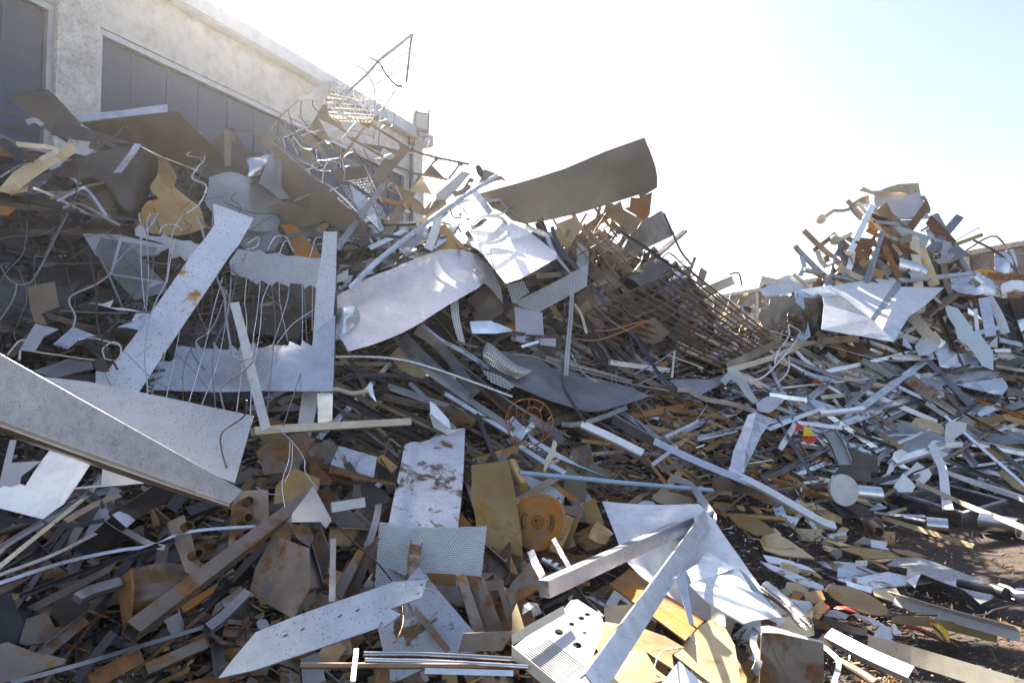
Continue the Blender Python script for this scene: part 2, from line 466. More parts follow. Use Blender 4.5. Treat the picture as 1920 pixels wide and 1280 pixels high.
def bar(name,label,cat,mat,a,w,kind='flat',off=.15,off2=None,roll=0,twist=0,h=None,th=None,parent=None,group=None,d=None,seg=None,raw=False,taper=None,wm=None):
    """bar, pipe, strip or wire through traced points; w = width in photo pixels"""
    pts=q(a) if not raw else a
    n=len(pts); P=[]
    ds=[]
    for i,p in enumerate(pts):
        o_=off if off2 is None else off+(off2-off)*i/(n-1)
        if d is not None: dd=d if isinstance(d,(int,float)) else d[i] if len(d)==n else d[0]+(d[1]-d[0])*i/(n-1)
        else: dd=D(*p)-o_
        ds.append(dd); P.append(P3(p[0],p[1],dd))
    if n>2: P=cat_(P,seg or 5)
    elif kind in('flat','band'): P=cat_(P,3)
    wm=wm or w*(sum(ds)/n)/F
    o=sweep3(name,mat,P,kind,wm,roll,twist,h,th,parent,taper=taper)
    if parent is None: tagit(o,label,cat,group)
    elif label: o['label']=label
    return o
def wire(name,label,mat,a,w=1.6,off=.25,off2=None,parent=None,group=None,cat='wire',**k):
    w*=.78
    return bar(name,label,cat,mat,a,w,'wire',off,off2,parent=parent,group=group,**k)
def box3(name,mat,lo,hi,parent=None,ax=None):
    """box between two corners in the frame ax=(origin,u,v,w)"""
    o,u,v,w=ax or (Vector((0,0,0)),Vector((1,0,0)),Vector((0,1,0)),Vector((0,0,1)))
    V=[o+u*x+v*y+w*z for x in(lo[0],hi[0]) for y in(lo[1],hi[1]) for z in(lo[2],hi[2])]
    Fc=[(0,1,3,2),(4,6,7,5),(0,4,5,1),(2,3,7,6),(0,2,6,4),(1,5,7,3)]
    if u.cross(v).dot(w)<0: Fc=[f[::-1] for f in Fc]
    return link(name,V,Fc,mat,parent)
def ellipse(cx,cy,rx,ry,n=16,rot=0):
    c,s=math.cos(math.radians(rot)),math.sin(math.radians(rot)); out=[]
    for i in range(n):
        a=6.28318*i/n; x,y=rx*math.cos(a),ry*math.sin(a); out+=[cx+x*c-y*s,cy+x*s+y*c]
    return out
def join_into(objs,name):
    """several pieces cut from one sheet -> one mesh"""
    base=objs[0]; V=[];Fc=[]
    mats=[]; fm=[]
    for o in objs:
        k=len(V); V+=[o.location+v.co for v in o.data.vertices]
        for p in o.data.polygons:
            Fc.append(tuple(i+k for i in p.vertices)); m=o.data.materials[0].name
            if m not in mats: mats.append(m)
            fm.append(mats.index(m))
    for o in objs: bpy.data.objects.remove(o)
    return link(name,V,Fc,None,mats=mats,fm=fm)
def grid(name,mat,quad,nu,nv,w=1.2,off=.2,parent=None,bulge=0,seg=1,d=None):
    """welded mesh panel of crossing rods"""
    c=[P3(x,y,(D(x,y)-off) if d is None else d[i]) for i,(x,y) in enumerate(q(quad))]
    wm=w*((c[0]-CAM).length)/F; V=[];Fc=[]
    def pt(u,v):
        p=c[0].lerp(c[1],u).lerp(c[3].lerp(c[2],u),v)
        if bulge: p=p+nrm(CAM-p)*bulge*math.sin(math.pi*u)*math.sin(math.pi*(.15+.85*v))*(1+.5*noise.noise(p*1.5))
        return p
    def rod(a,b,o_=Vector()):
        if (b-a).length<1e-6: return
        t=nrm(b-a); s=nrm(t.cross(Vector((.3,.8,.5)))); u=s.cross(t); k=len(V)
        for p in(a+o_,b+o_):
            for x,y in((-1,-1),(1,-1),(1,1),(-1,1)): V.append(p+s*x*wm/2+u*y*wm/2)
        for j in range(4): Fc.append((k+j,k+(j+1)%4,k+4+(j+1)%4,k+4+j))
        Fc.append((k,k+3,k+2,k+1)); Fc.append((k+4,k+5,k+6,k+7))
    nn=nrm((c[1]-c[0]).cross(c[3]-c[0]))*wm
    for i in range(nu+1):
        for s in range(seg): rod(pt(i/nu,s/seg),pt(i/nu,(s+1)/seg))
    for i in range(nv+1):
        for s in range(seg): rod(pt(s/seg,i/nv),pt((s+1)/seg,i/nv),nn)
    return link(name,V,Fc,mat,parent)
# ---- camera, sky, sun
cam=bpy.data.cameras.new('camera'); co_=bpy.data.objects.new('camera',cam); col.objects.link(co_)
co_.location=CAM; co_.rotation_euler=(math.radians(90)+PIT,0,0)
cam.sensor_width=36; cam.lens=36*F/1920; cam.clip_end=2000; cam.clip_start=.05
sc.camera=co_
SUN_EL=math.radians(38.6); SUN_AZ=math.radians(-22)      # azimuth left of the view direction
W=bpy.data.worlds.new('World'); sc.world=W; W.use_nodes=True
wt=W.node_tree; bg=wt.nodes['Background']; sky=wt.nodes.new('ShaderNodeTexSky'); sky.sky_type='NISHITA'; sky.sun_disc=False
sky.sun_elevation=SUN_EL; sky.sun_rotation=SUN_AZ; sky.air_density=1.0; sky.dust_density=1.0; sky.ozone_density=2.3
tm=wt.nodes.new('ShaderNodeMix'); tm.data_type='RGBA'; tm.blend_type='MULTIPLY'; tm.inputs[0].default_value=1; tm.inputs[7].default_value=(1.10,.95,.87,1); wt.links.new(sky.outputs[0],tm.inputs[6]); wt.links.new(tm.outputs[2],bg.inputs[0]); bg.inputs[1].default_value=.05
sl=bpy.data.lights.new('sun','SUN'); sl.energy=5; sl.angle=math.radians(.5); sl.color=(1,.92,.79)
so_=bpy.data.objects.new('sun',sl); col.objects.link(so_)
sd=Vector((math.sin(SUN_AZ)*math.cos(SUN_EL),math.cos(SUN_AZ)*math.cos(SUN_EL),math.sin(SUN_EL)))
so_.rotation_euler=(-sd).to_track_quat('-Z','Y').to_euler(); so_.location=(0,0,30)
sc.view_settings.view_transform='Standard'; sc.view_settings.look='None'; sc.view_settings.exposure=2.72; sc.view_settings.gamma=1
sc.render.engine='CYCLES'; sc.cycles.max_bounces=6; sc.cycles.transparent_max_bounces=16; sc.cycles.caustics_reflective=False; sc.cycles.caustics_refractive=False
sc.cycles.use_denoising=True; sc.cycles.sample_clamp_indirect=6
# ---- ground sheet, rough near the camera
def ground():
    xs=[-200,-60,-25]+[-12+i*.35 for i in range(86)]+[30,70,200]; ys=[-60,-10]+[0+i*.35 for i in range(72)]+[40,80,250]
    V=[];n=len(ys)
    for x in xs:
        for y in ys:
            z=.05*noise.noise(Vector((x*.9,y*.9,0)))+.02*noise.noise(Vector((x*3.1,y*3.1,5))) if -12<=x<=18 and 0<=y<=25 else 0
            V.append(Vector((x,y,z-.03)))
    Fc=[(i*n+j,(i+1)*n+j,(i+1)*n+j+1,i*n+j+1) for i in range(len(xs)-1) for j in range(n-1)]
    o=link('ground',V,Fc,'yard_dirt',smooth=True); o['kind']='structure'; o['label']='dark brown dirt yard littered with rust fines'
ground()
CR=[(-300,240),(0,290),(100,280),(250,310),(400,360),(520,370),(600,420),(700,440),(800,460),(900,455),(1000,450),(1150,460),(1230,500),(1300,560),(1380,615),(1450,620),(1520,575),(1580,500),(1650,450),(1750,460),(1850,535),(1920,555),(2250,570)]
def crest(x):
    for (a,b),(c,d) in zip(CR,CR[1:]):
        if x<=c: return b+(d-b)*(x-a)/(c-a)
    return CR[-1][1]
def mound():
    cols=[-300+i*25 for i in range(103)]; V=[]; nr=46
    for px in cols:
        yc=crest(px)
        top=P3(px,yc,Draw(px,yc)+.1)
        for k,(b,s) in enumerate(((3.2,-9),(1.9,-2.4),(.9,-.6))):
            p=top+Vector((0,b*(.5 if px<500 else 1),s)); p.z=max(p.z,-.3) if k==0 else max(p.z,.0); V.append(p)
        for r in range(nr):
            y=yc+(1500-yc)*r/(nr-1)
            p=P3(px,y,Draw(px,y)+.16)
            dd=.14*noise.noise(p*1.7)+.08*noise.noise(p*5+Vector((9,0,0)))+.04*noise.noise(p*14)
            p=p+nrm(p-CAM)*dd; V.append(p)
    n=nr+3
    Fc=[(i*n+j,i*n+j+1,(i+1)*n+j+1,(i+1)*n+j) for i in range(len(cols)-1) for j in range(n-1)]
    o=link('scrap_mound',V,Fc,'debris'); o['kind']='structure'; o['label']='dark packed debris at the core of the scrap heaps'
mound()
# ---- industrial building on the left: facade plane through a corner
BC=Vector((-1.98,14.0,0)); BU=Vector((-.4875,-1,0)).normalized(); BN=Vector((BU.y,-BU.x,0)); 
if BN.dot(CAM-BC)<0: BN=-BN
AX=(BC,BU,BN,Vector((0,0,1)))
def building():
    r=empty('industrial_building',BC,'white plastered industrial hall with long dark blue windows behind the left heap','building')
    H=6.95; WT=5.88; WB=1.2; k=1.1125
    s1,s2,s3=.55*k,6.35*k,6.78*k      # window from s1 to s2, pillar to s3
    E=22
    box3('wall',"stained_plaster",(0,-.3,WT+.08),(E,0,H-.22),r,AX)
    o=box3('wall',"stained_plaster",(0,-8,0),(E,-.35,WB),r,AX)
    box3('wall',"stained_plaster",(-.02,-8,WB),(.0,-.3,H-.22),r,AX)
    box3('wall','blue_panel',(.06,-8,WB+.02),(.5,-.42,H-.3),r,AX)
    box3('pillar','pillar_render',(0,-.3,0),(s1-.12,.035,WT+.078),r,AX)
    box3('pillar','pillar_render',(s2,-.3,0),(s3,.05,H-.225),r,AX)
    box3('pillar','pillar_render',(s3+6.2,-.3,0),(s3+6.7,.05,H-.225),r,AX)
    for a,b,n in((s1,s2,13),(s3,s3+6.2,13)):
        f=box3('window','window_metal',(a-.115 if a==s1 else a+.002,-.14,WT),(b-.002,-.02,WT+.075),r,AX)
        f['label']='long strip window with blue-grey upright panes'
        fp=lambda nm,mt,lo,hi: setattr(box3(nm,mt,lo,hi,None,AX),'parent',f)
        def sub(nm,mt,lo,hi):
            o=box3(nm,mt,lo,hi,None,AX); w=o.location.copy(); o.parent=f; o.location=w-(f.location+r.location)
        sub('frame','window_metal',(a+.002,-.14,WB),(a+.07,-.02,WT-.002)); sub('frame','window_metal',(b-.07,-.14,WB),(b-.002,-.02,WT-.002))
        sub('pane','blue_panel',(a+.072,-.12,WB),(b-.072,-.10,WT-.002))
        for i in range(1,n):
            x=a+(b-a)*i/n; sub('mullion','blue_panel',(x-.012,-.098,WB),(x+.012,-.08,WT-.004))
    box3('roof','zinc_cap',(-.12,-9,H-.218),(E,.16,H),r,AX)
    o=box3('roof_cap','zinc_cap',(-.15,.162,H-.2),(E,.185,H+.03),r,AX)
    # rain pipe on the corner
    P=[BC+BU*(s1-.05)+BN*.09+Vector((0,0,z)) for z in(6.7,0)]
    sweep3('rain_pipe','lamp_body',P,'rod',.09,parent=r)
    P=[BC+BU*(s1-.05)+BN*.09+Vector((0,0,z)) for z in(6.74,6.6)]
    sweep3('rain_pipe','rust',P,'rod',.13,parent=r)
building()
def floodlight():
    d=13.7; px,py=788,232
    c=P3(px,py+24,d); r=empty('floodlight',c,'square grey floodlight on a bracket at the corner of the building roof','floodlight')
    T(480,160)
    def fr(a,dd): return [P3(x,y,dd) for x,y in q(a)]
    B=fr([1190,195,1305,210,1297,360,1180,330],d); Bk=[p+Vector((-.10,.16,.02)) for p in fr([1200,205,1295,215,1285,345,1190,320],d)]
    V=B+Bk; Fc=[(4,5,6,7)]+[(i,(i+1)%4,4+(i+1)%4,4+i) for i in range(4)]
    c0=sum(B,Vector())/4; inn=[c0+(p-c0)*.80+Vector((0,0,.02)) for p in B]; k=len(V); V+=inn; Fc+=[(i,k+i,k+(i+1)%4,(i+1)%4) for i in range(4)]
    inn2=[p+Vector((-.01,.04,0)) for p in inn]; k2=len(V); V+=inn2; Fc+=[(k+i,k2+i,k2+(i+1)%4,k+(i+1)%4) for i in range(4)]
    link('housing',V,Fc,'lamp_body',r)
    g=[c0+(p-c0)*.79+Vector((-.004,.02,.02)) for p in B]; VV,FF,_,_=solid(g,[(0,1,2,3)],[Vector((0,-1,0))]*4,.006); link('glass',VV,FF,'lamp_glass',r)
    for x in(1202,1292): 
        b=fr([x,205,x+8,190],d); sweep3('latch','lamp_body',[b[0],b[1]],'block',.05,parent=r)
    b=fr([1175,360,1250,385],d+.05); 
    sweep3('bracket','window_metal',[fr([1165,355],d)[0],fr([1295,380],d)[0]],'flat',.05,parent=r,th=.03)
    facev=fr([1165,365,1285,385,1245,410,1245,480,1165,450],d+.12); VV,FF,_,_=solid(facev,[(0,1,2,3,4)],[Vector((0,-1,0))]*5,.05); link('mount',VV,FF,'pillar_render',r)
floodlight()
def yard_wall():
    a=Vector((20.5,.0,0)); A0=Vector((14.5,17.2,0)); A1=Vector((8.6,33.5,0)); u=(A1-A0).normalized(); n=Vector((u.y,-u.x,0))
    if n.dot(CAM-A0)<0: n=-n
    ax=(A0-u*4,u,n,Vector((0,0,1))); L_=(A1-A0).length+4
    r=empty('concrete_wall',A0,'tall weathered concrete yard wall behind the right heap','wall')
    box3('wall_panel','rough_concrete',(0,-.3,0),(L_,0,5.25),r,ax)
    box3('coping','rough_concrete',(0,-.36,5.253),(L_,.06,5.4),r,ax)
    for i in range(0,int(L_),3): box3('buttress','rough_concrete',(i,.003,0),(i+.18,.12,5.2),r,ax)
yard_wall()
def glare_haze():  # air volume added to imitate the glare around the sun
    V=[Vector((x,y,z)) for x in(-26,32) for y in(-3,46) for z in(-1.2,9.5)]
    Fc=[(0,1,3,2),(4,6,7,5),(0,4,5,1),(2,3,7,6),(0,2,6,4),(1,5,7,3)]
    m=bpy.data.materials.new('glare_haze'); m.use_nodes=True; t=m.node_tree; t.nodes.clear(); o=t.nodes.new('ShaderNodeOutputMaterial'); v=t.nodes.new('ShaderNodeVolumePrincipled')
    v.inputs['Density'].default_value=GLARE_DENSITY; v.inputs['Anisotropy'].default_value=.84; v.inputs['Color'].default_value=(1,.97,.93,1); t.links.new(v.outputs[0],o.inputs['Volume']); MATS['glare_haze']=m
    h=link('glare_haze',V,Fc,'glare_haze'); h['kind']='stuff'; h['label']='thin air volume added to spread a white sun glare over the yard'
GLARE_DENSITY=.0012
if GLARE_DENSITY: glare_haze()
# ======== upper left ========
T(0,160)
sheet('steel_plate','dark brown steel sheet sticking up in front of the leftmost window','metal sheet','brown_steel',[55,80,360,33,425,90,610,290,500,430,320,315,230,240],off=.5,bend=.05)
def flanged():
    pts=q([600,280,1262,208,1330,195,1680,530,1680,585,1400,605,900,460,700,340])
    r=empty('flanged_plate',P3(250,240,5.4),'big brown steel panel with a pale folded edge, leaning on top of the left heap','metal panel')
    sheet('panel',None,None,'brown_steel',[600,278,1262,208,1330,195,1680,530,1680,585,1400,605,900,460,700,340],off=.55,n=(.15,-.75,-.55),parent=r,bend=.02)
    sheet('flange',None,None,'silver',[560,232,1258,145,1262,206,595,276],off=.62,n=(0,-.95,.3),parent=r,bend=0)
flanged()
sheet('steel_plate','dark plate with a bright upper edge wedged under the flanged panel','metal sheet','dark_steel',[425,240,700,340,1000,440,700,425,560,410,380,372],off=.62)
patch('curved_sheet','large nearly black curved sheet at the middle of the left heap top','metal sheet','brown_steel',[[420,680,.1,520,570,0,830,480,0,1060,462,0,1200,560,.1],[600,700,.05,700,660,0,850,640,-.05,1050,640,-.05,1180,680,.1],[780,740,.1,820,800,0,900,880,-.05,1010,900,0,1110,860,.15],[900,970,.15,910,975,.1,950,985,.1,985,1000,.1,1000,990,.2]],off=.45)
sheet('metal_strip','short pale grey strip standing out against the black curved sheet','metal strip','silver',[1010,440,1062,445,910,655,850,660],off=.62,n=(-.1,-.8,.6))
sheet('steel_plate','blue-grey plate showing between the black curved sheet and the ochre curled plate','metal sheet','lilac_steel',[970,640,1060,600,1190,660,1120,780,1190,820,1090,850],off=.3,n=(0,-.8,.6))
patch('curled_plate','ochre rusty plate curled over at its top, on the left heap','metal sheet','ochre',[[1185,530,.0,1240,560,.12,1285,610,.2,1325,685,.25],[1185,660,-.05,1220,680,0,1260,700,.05,1318,720,.15],[1125,770,-.08,1160,790,-.05,1230,780,.0,1312,765,.08],[1185,850,0,1260,870,0,1350,850,0,1400,840,.05],[1090,885,.05,1250,950,0,1380,950,0,1500,920,.05],[1010,1080,.1,1200,1120,.0,1380,1120,0,1540,1070,.1]],off=.5,su=4,sv=4)
patch('channel_strip','wide ochre and silver channel strip arching at the far left','metal strip','pale_ochre',[[0,770,0,120,640,0,330,530,-.05,540,435,0],[90,830,0,210,730,-.05,400,600,-.08,580,500,0]],off=.6)
patch('channel_strip','bluish bright strip arching beside the ochre channel at the far left','metal strip','alu',[[90,825,0,200,735,-.0,360,640,0,530,480,.05],[170,835,0,330,740,0,430,620,0,570,500,.05]],off=.56)
patch('curved_sheet','pale ochre sheet lying under the channel strips at the far left','metal sheet','pale_ochre',[[0,760,0,120,740,0,240,700,0],[0,800,0,100,815,0,200,800,0]],off=.62)
wire('bent_rod','rusty grey bent rod looping over the top of the left heap','brown_steel',[330,1280,500,960,560,850,590,700,605,640,700,540,760,450,870,380,930,308,965,335,1005,435],w=3.4,off=.75,cat='rod')
wire('bent_rod','bright kinked rod hanging from the corner of the flanged panel','silver',[1500,352,1532,440,1530,560,1495,600,1440,692,1530,740,1545,790,1490,895,1400,960],w=4,off=.75,cat='rod')
wire('bent_rod','short pale rod with a hooked end below the flanged panel','silver',[1525,455,1400,520,1500,545,1510,570],w=3,off=.77,cat='rod')
bar('flat_strip','long brown flat strip doubled back in a loop at the left','metal strip','brown_steel',[0,830,300,880,600,950,850,995,980,1000,1025,1025,960,1060,600,1045,200,1005,0,990],8,off=.5,roll=25)
bar('flat_strip','thin bright double wire crossing behind the ochre curled plate','metal strip','silver',[1060,460,1200,530,1480,640],2.4,off=.66)
for i,(a,m,w) in enumerate([([0,690,150,600,300,570,520,480],'silver',3),([0,720,160,665,400,640],'dark_steel',4),([200,810,400,800,640,820,760,950],'steel',3),([250,770,400,830,700,980,830,980],'silver',5),([380,850,640,760,780,730],'pale_ochre',5),([430,870,560,800,650,780,800,980],'silver',5),([470,920,600,890,900,1050],'steel',5),([0,500,150,520,260,560],'tan_steel',14),([0,300,180,360,320,520],'dark_steel',12),([0,380,200,460,400,500],'silver',7),([120,440,420,480,300,560],'cream',9),([0,420,100,480,170,560],'dark_steel',18),([0,190,120,250,200,330],'dark_steel',6),([200,280,260,262,320,300],'lilac_steel',9)]):
    bar('flat_strip',['thin silvery','bowed dark','slim grey','bright diagonal','pale folded','bright kinked','grey','tan','dark','silver','cream','broad dark','sagging black','pale'][i]+' strip '+['rising from the left frame edge','under the arching channel strips','tangled below the channel strips','running down from the arching channels','forming a peak below the channels','descending beside the pale folded strip','low in the tangle below the channels','at the left frame edge beside the channels','hanging under the leftmost brown plate','crossing behind the channels','lying on the left heap shoulder','nearest the left frame edge','across the leftmost blue window','flap at the foot of the leftmost brown plate'][i],'metal strip',m,a,w,off=.55+.02*i,roll=R.uniform(-30,30),twist=R.uniform(-40,40))
sheet('steel_plate','dark brown plate below the channel strips with an ochre corner','metal sheet','brown_steel',[0,830,230,860,460,920,300,940,130,930,0,1010],off=.42)
sheet('offcut','bright rust-orange scrap triangle at the far left edge','offcut','rust_orange',[0,900,120,920,60,980,0,1010],off=.5)
sheet('steel_plate','grey plate in the shade below the ochre curled plate','metal sheet','lilac_steel',[620,1110,900,1120,1150,1180,1270,1190,1180,1280,720,1280],off=.3)
# laser-cut left overs below
T(0,400,2.909)
sheet('speckled_beam_plate','long pale plate with rust specks lying diagonally across the comb plates','metal plate','speckled',[1165,-50,1205,-35,1385,30,1305,170,1250,235,757,983,528,940,528,862,585,870,765,630,945,370,1040,232,1120,140,1170,70],off=.95,n=(.1,-.93,.35),bend=.03,crump=.006)
for i,a in enumerate([[840,510,905,455,985,425,1000,435,930,470,850,515],[1075,385,1095,362,1140,350,1130,370,1085,390],[860,520,895,515,900,535,865,530],[1073,298,1090,296,1088,306,1075,305]]): pass
sheet('notched_plate','rust-speckled crossbar plate with a toothed lower edge, right of the diagonal plate','metal plate','speckled',[1300,195,1380,210,1420,200,1455,222,1520,215,1560,232,1620,232,1700,243,1757,243,1725,410,1690,390,1660,412,1650,385,1585,380,1572,397,1505,372,1482,397,1428,365,1402,388,1345,350,1260,335,1250,265],off=.8,n=(.05,-.97,.22),bend=.01,crump=.004,sub=1)
sheet('notched_plate','rust-speckled crossbar plate with a toothed edge, left of the diagonal plate','metal plate','speckled_fine',[735,90,760,60,790,95,800,120,875,128,890,112,930,135,1000,152,1045,150,1060,165,1110,170,1010,262,985,235,940,250,925,192,880,160,740,122],off=.85,n=(.05,-.95,.3))
sheet('upright_plate','tall narrow rust-speckled panel standing at the right end of the comb plates','metal panel','speckled',[1765,100,1838,100,1830,420,1812,640,1690,1240,1612,1238,1645,1000,1705,700,1725,400,1752,240],off=1.02,n=(.0,-.98,.15),bend=.02,crump=.004)
sheet('bent_sheet','smooth shaded steel fold behind the tall speckled panel','metal panel','steel',[1838,110,1842,600,1818,975,1740,1000,1800,640],off=.8,n=(-.5,-.85,.1),bend=.03)
sheet('bent_sheet','grey plate foot below the tall speckled panel','metal panel','silver',[1730,980,1816,975,1812,1130,1735,1150],off=.75,n=(0,-.97,.1))
sheet('notched_plate','smooth pale plate with a long toothed upper edge at the bottom of the comb','metal plate','silver',[760,970,875,812,935,812,962,790,970,730,1005,728,1075,740,1072,700,1095,735,1165,740,1165,700,1195,740,1245,742,1250,705,1300,745,1310,715,1390,705,1400,740,1480,712,1500,715,1570,720,1580,695,1640,722,1648,690,1700,722,1720,640,1830,560,1816,972,1400,965,1200,972],off=.62,n=(.02,-.8,.6),bend=.02,sub=2,crump=.012)
sheet('metal_strip','straight pale strip leaning between the comb plates','metal strip','white_paint',[1255,490,1305,485,1478,1165,1428,1188],off=1.0,n=(.1,-.95,.25))
bar('bent_flat_bar','springy flat bar zigzagging down in front of the comb plates','metal strip','steel',[1075,10,1120,150,1170,320,1222,450,1232,560,1262,740,1295,800,1385,785,1340,850,1215,940,1208,1010,1228,1100,1215,1230],4.6,off=1.15,roll=20,twist=60)
bar('timber_batten','cream-coloured beam lying level under the tall speckled panel','beam','cream',[1380,1190,1640,1170,2232,1137],14,'sq',off=.6,roll=10)
# hanging slivers between the combs
for i,a in enumerate([[1215,350,1165,520,1120,720,1030,1030],[1260,345,1250,480,1190,800,1100,1045],[1290,350,1240,560,1170,720,1160,850,1175,1060],[1345,355,1335,480,1345,640,1290,1080],[1420,370,1400,560,1380,700,1365,1100],[1470,375,1430,480,1420,620,1385,830],[1480,380,1500,560,1495,700,1455,1085],[1525,375,1525,480,1570,700],[1580,385,1560,500,1480,740],[1648,390,1650,520,1648,700],[1655,395,1670,620,1665,780,1545,1160],[1705,400,1702,640],[1240,420,1160,620,1075,690,1070,735],[980,640,940,850,905,1010],[910,740,860,880,825,990],[1720,520,1600,600,1510,710],[770,130,770,300,790,520],[800,130,810,330,795,540],[840,180,830,330,775,540],[955,140,930,250,910,380]]):
    wire('hanging_sliver','thin steel sliver hanging '+['from the diagonal plate, first from the left','near the diagonal plate, leaning left','with a kink near the diagonal plate','just left of the pale leaning strip','right of the pale leaning strip, nearly upright','bowed left under the toothed crossbar','reaching past the lower comb plate','kinked right under the toothed crossbar','slanting steeply left under the crossbar','upright near the tall speckled panel','with a long slanting tail beside the tall panel','shortest, against the tall speckled panel','hooked onto the lower comb at its left end','just right of the diagonal plate foot','lowest, by the diagonal plate foot','curving off the tall speckled panel','left of the diagonal plate, first','left of the diagonal plate, second','left of the diagonal plate, third','left of the diagonal plate, nearest to it'][i],['alu','silver','steel','cream'][i%4 if i%4<3 or i%8==3 else 0],a,w=2.2,off=.92,cat='steel sliver',group='steel slivers hanging between the comb plates')
# left dark tangle, named pieces
sheet('offcut','beige laser-cut offcut with a curved foot in the dark left tangle','offcut','tan_steel',[148,400,298,373,326,510,225,548,262,610,190,600,165,520],off=.6,n=(0,-.9,.4))
sheet('offcut','pale hooked offcut just right of the left frame edge, below the beige one','offcut','lilac_steel',[192,602,322,632,240,672,190,757,108,745],off=.65,n=(0,-.9,.4))
sheet('offcut','light blue-grey arrow-shaped offcut next to the pale hooked one','offcut','alu',[400,618,525,668,430,688,370,742,288,715],off=.66,n=(0,-.85,.5))
sheet('offcut','grey flag-like offcut left of the diagonal plate','offcut','alu',[640,622,720,590,742,545,830,547,765,640,690,622],off=.8,n=(0,-.85,.5))
sheet('offcut','thin white barb-shaped offcut in the wires left of the diagonal plate','offcut','white_paint',[485,487,560,492,618,470,598,510,700,520,798,543,640,525,550,500],off=.7,n=(0,-.85,.5))
sheet('steel_plate','flat grey triangle plate among wires at the left','metal sheet','steel',[480,110,700,165,905,385,905,430,740,475,600,330],off=.4,n=(0,-.9,.35))
sheet('offcut','thin grey frame offcut with a triangular end below the left notched crossbar','offcut','lilac_steel',[655,125,935,180,840,228,860,190,665,150,610,330,900,375,800,410,830,372,600,335],off=.75,n=(0,-.9,.4),sub=0)
sheet('steel_plate','shadowed blue-grey strip plate at the foot of the left tangle','metal sheet','steel',[175,860,370,790,500,812,510,850,300,897],off=.5,n=(0,-.7,.7))
sheet('offcut','dark brown leaf-shaped scrap beside the lower end of the diagonal plate','offcut','brown_steel',[500,810,560,775,598,862,525,855],off=.75)
for i,(a,m,w) in enumerate([([0,280,40,350,90,385,140,385,200,330,370,0],'steel',4),([90,385,85,430,60,490,0,580],'steel',3.5),([860,0,780,120,640,260,600,330,520,390,380,460,410,560,400,615],'lilac_steel',4),([480,180,520,400,530,600,560,700,640,850],'brown_steel',4.5),([520,200,580,310,680,540],'steel',4.5),([560,110,640,150,720,240,980,290],'steel',3),([40,770,100,700,140,690],'cream',3),([110,750,105,800],'lilac_steel',5),([190,755,300,770,550,800,560,740,620,700,660,730,640,800,560,790],'cream',3.5),([430,690,500,680,640,715,660,740],'silver',3),([330,530,480,540,700,545],'steel',3),([760,0,760,30,790,90,830,60,855,15,820,5,800,60,810,130],'silver',3),([870,110,890,70,960,65,990,100],'silver',3.5),([1000,0,940,110,920,250,905,370,850,480,810,600,790,780,800,900,800,990,740,1040,665,1075],'lilac_steel',3),([1340,170,1410,130,1400,180,1340,200],'silver',2.4),([1460,200,1500,130,1560,130,1600,210],'silver',2.4),([1520,225,1560,150,1600,200],'silver',2),([1690,240,1720,140,1755,130],'silver',2.4),([1070,5,1140,80,1290,165],'tan_steel',3.5),([1220,20,1260,100,1330,160,1330,200],'tan_steel',3.5)]):
    wire('bent_wire',['grey wire drooping in a V','grey wire tail dropping','long pale wire snaking down','brown wire running down','grey straight wire slanting','grey wire bundle running','cream wire arc','short pale wire stub','cream looped wire','silver wire whip','grey slack wire','figure-of-eight wire loop','silver hooked wire','thin pale wire winding','small wire curl','wire hoop pair','little wire hoop','wire hook','brown wire crossing','brown wire bending'][i]+' '+['at the left frame edge','to the left frame edge below the drooping one','through the left tangle','between the offcuts in the left tangle','towards the diagonal plate','above the grey triangle plate','low at the left above the big beam plate','under the pale hooked offcut','by the dark leaf-shaped scrap','behind the arrow-shaped offcut','across the dark gap at left','above the left notched crossbar','over the left notched crossbar','over the diagonal plate from top to bottom','above the right notched crossbar near the diagonal plate','above the right notched crossbar','between hoops on the notched crossbar','beside the top of the tall speckled panel','the top of the diagonal plate','over the head of the diagonal plate'][i],m,a,w=w,off=.98 if i>10 else .7)
# big near plates
T(0,560,2.0)
def near_plate():
    r=empty('rolled_edge_sheet',P3(200,830,2.3),'big pale speckled sheet with a rolled lower edge painted with a warm reflection, nearest left','metal sheet')
    patch('face',None,None,'speckled_near',[[-300,37,0,150,290,0,530,504,0,906,716,0],[-300,200,.0,150,400,0,530,580,0,885,745,0],[-300,350,0,150,512,0,530,648,0,862,768,0]],d=2.3,th=.0008,su=2,sv=2,parent=r)
    patch('rolled_edge',None,None,'warm_reflection_edge',[[-300,352,0,150,514,0,530,650,0,861,769,0],[-300,366,-.012,150,528,-.012,530,664,-.012,860,776,-.01],[-300,380,-.005,150,542,-.005,530,675,-.005,858,781,-.004],[-300,390,.02,150,552,.02,530,683,.02,857,785,.02],[-300,393,.06,150,556,.06,530,686,.06,856,786,.06]],d=2.297,th=.002,su=2,sv=3,parent=r)
near_plate()
sheet('speckled_sheet','flat speckled zinc sheet lying behind the big near panel','metal sheet','speckled_fine',[130,290,330,310,950,436,880,690,700,620,400,440,220,350],d=2.62,n=(.05,-.8,.6),bend=.02,crump=.006)
bar('bent_wire','thin twisted band hanging over the corner of the speckled zinc sheet','wire','brown_steel',[925,380,915,440,835,500,830,560,850,640,855,690],3,off=0,d=2.5)
T(0,800)
sheet('white_offcut','large white offcut lying under the rolled edge of the near panel','offcut','white_paint',[370,180,680,282,480,582,322,692,-40,600,-40,490,90,410,188,440],d=2.62,n=(.0,-.75,.65),bend=.02)
sheet('offcut','thin angular grey frame offcut at the left edge under the near panel','offcut','lilac_steel',[70,95,118,95,85,270,305,255,160,372,150,422,0,490,0,420],d=2.66,n=(0,-.9,.4))
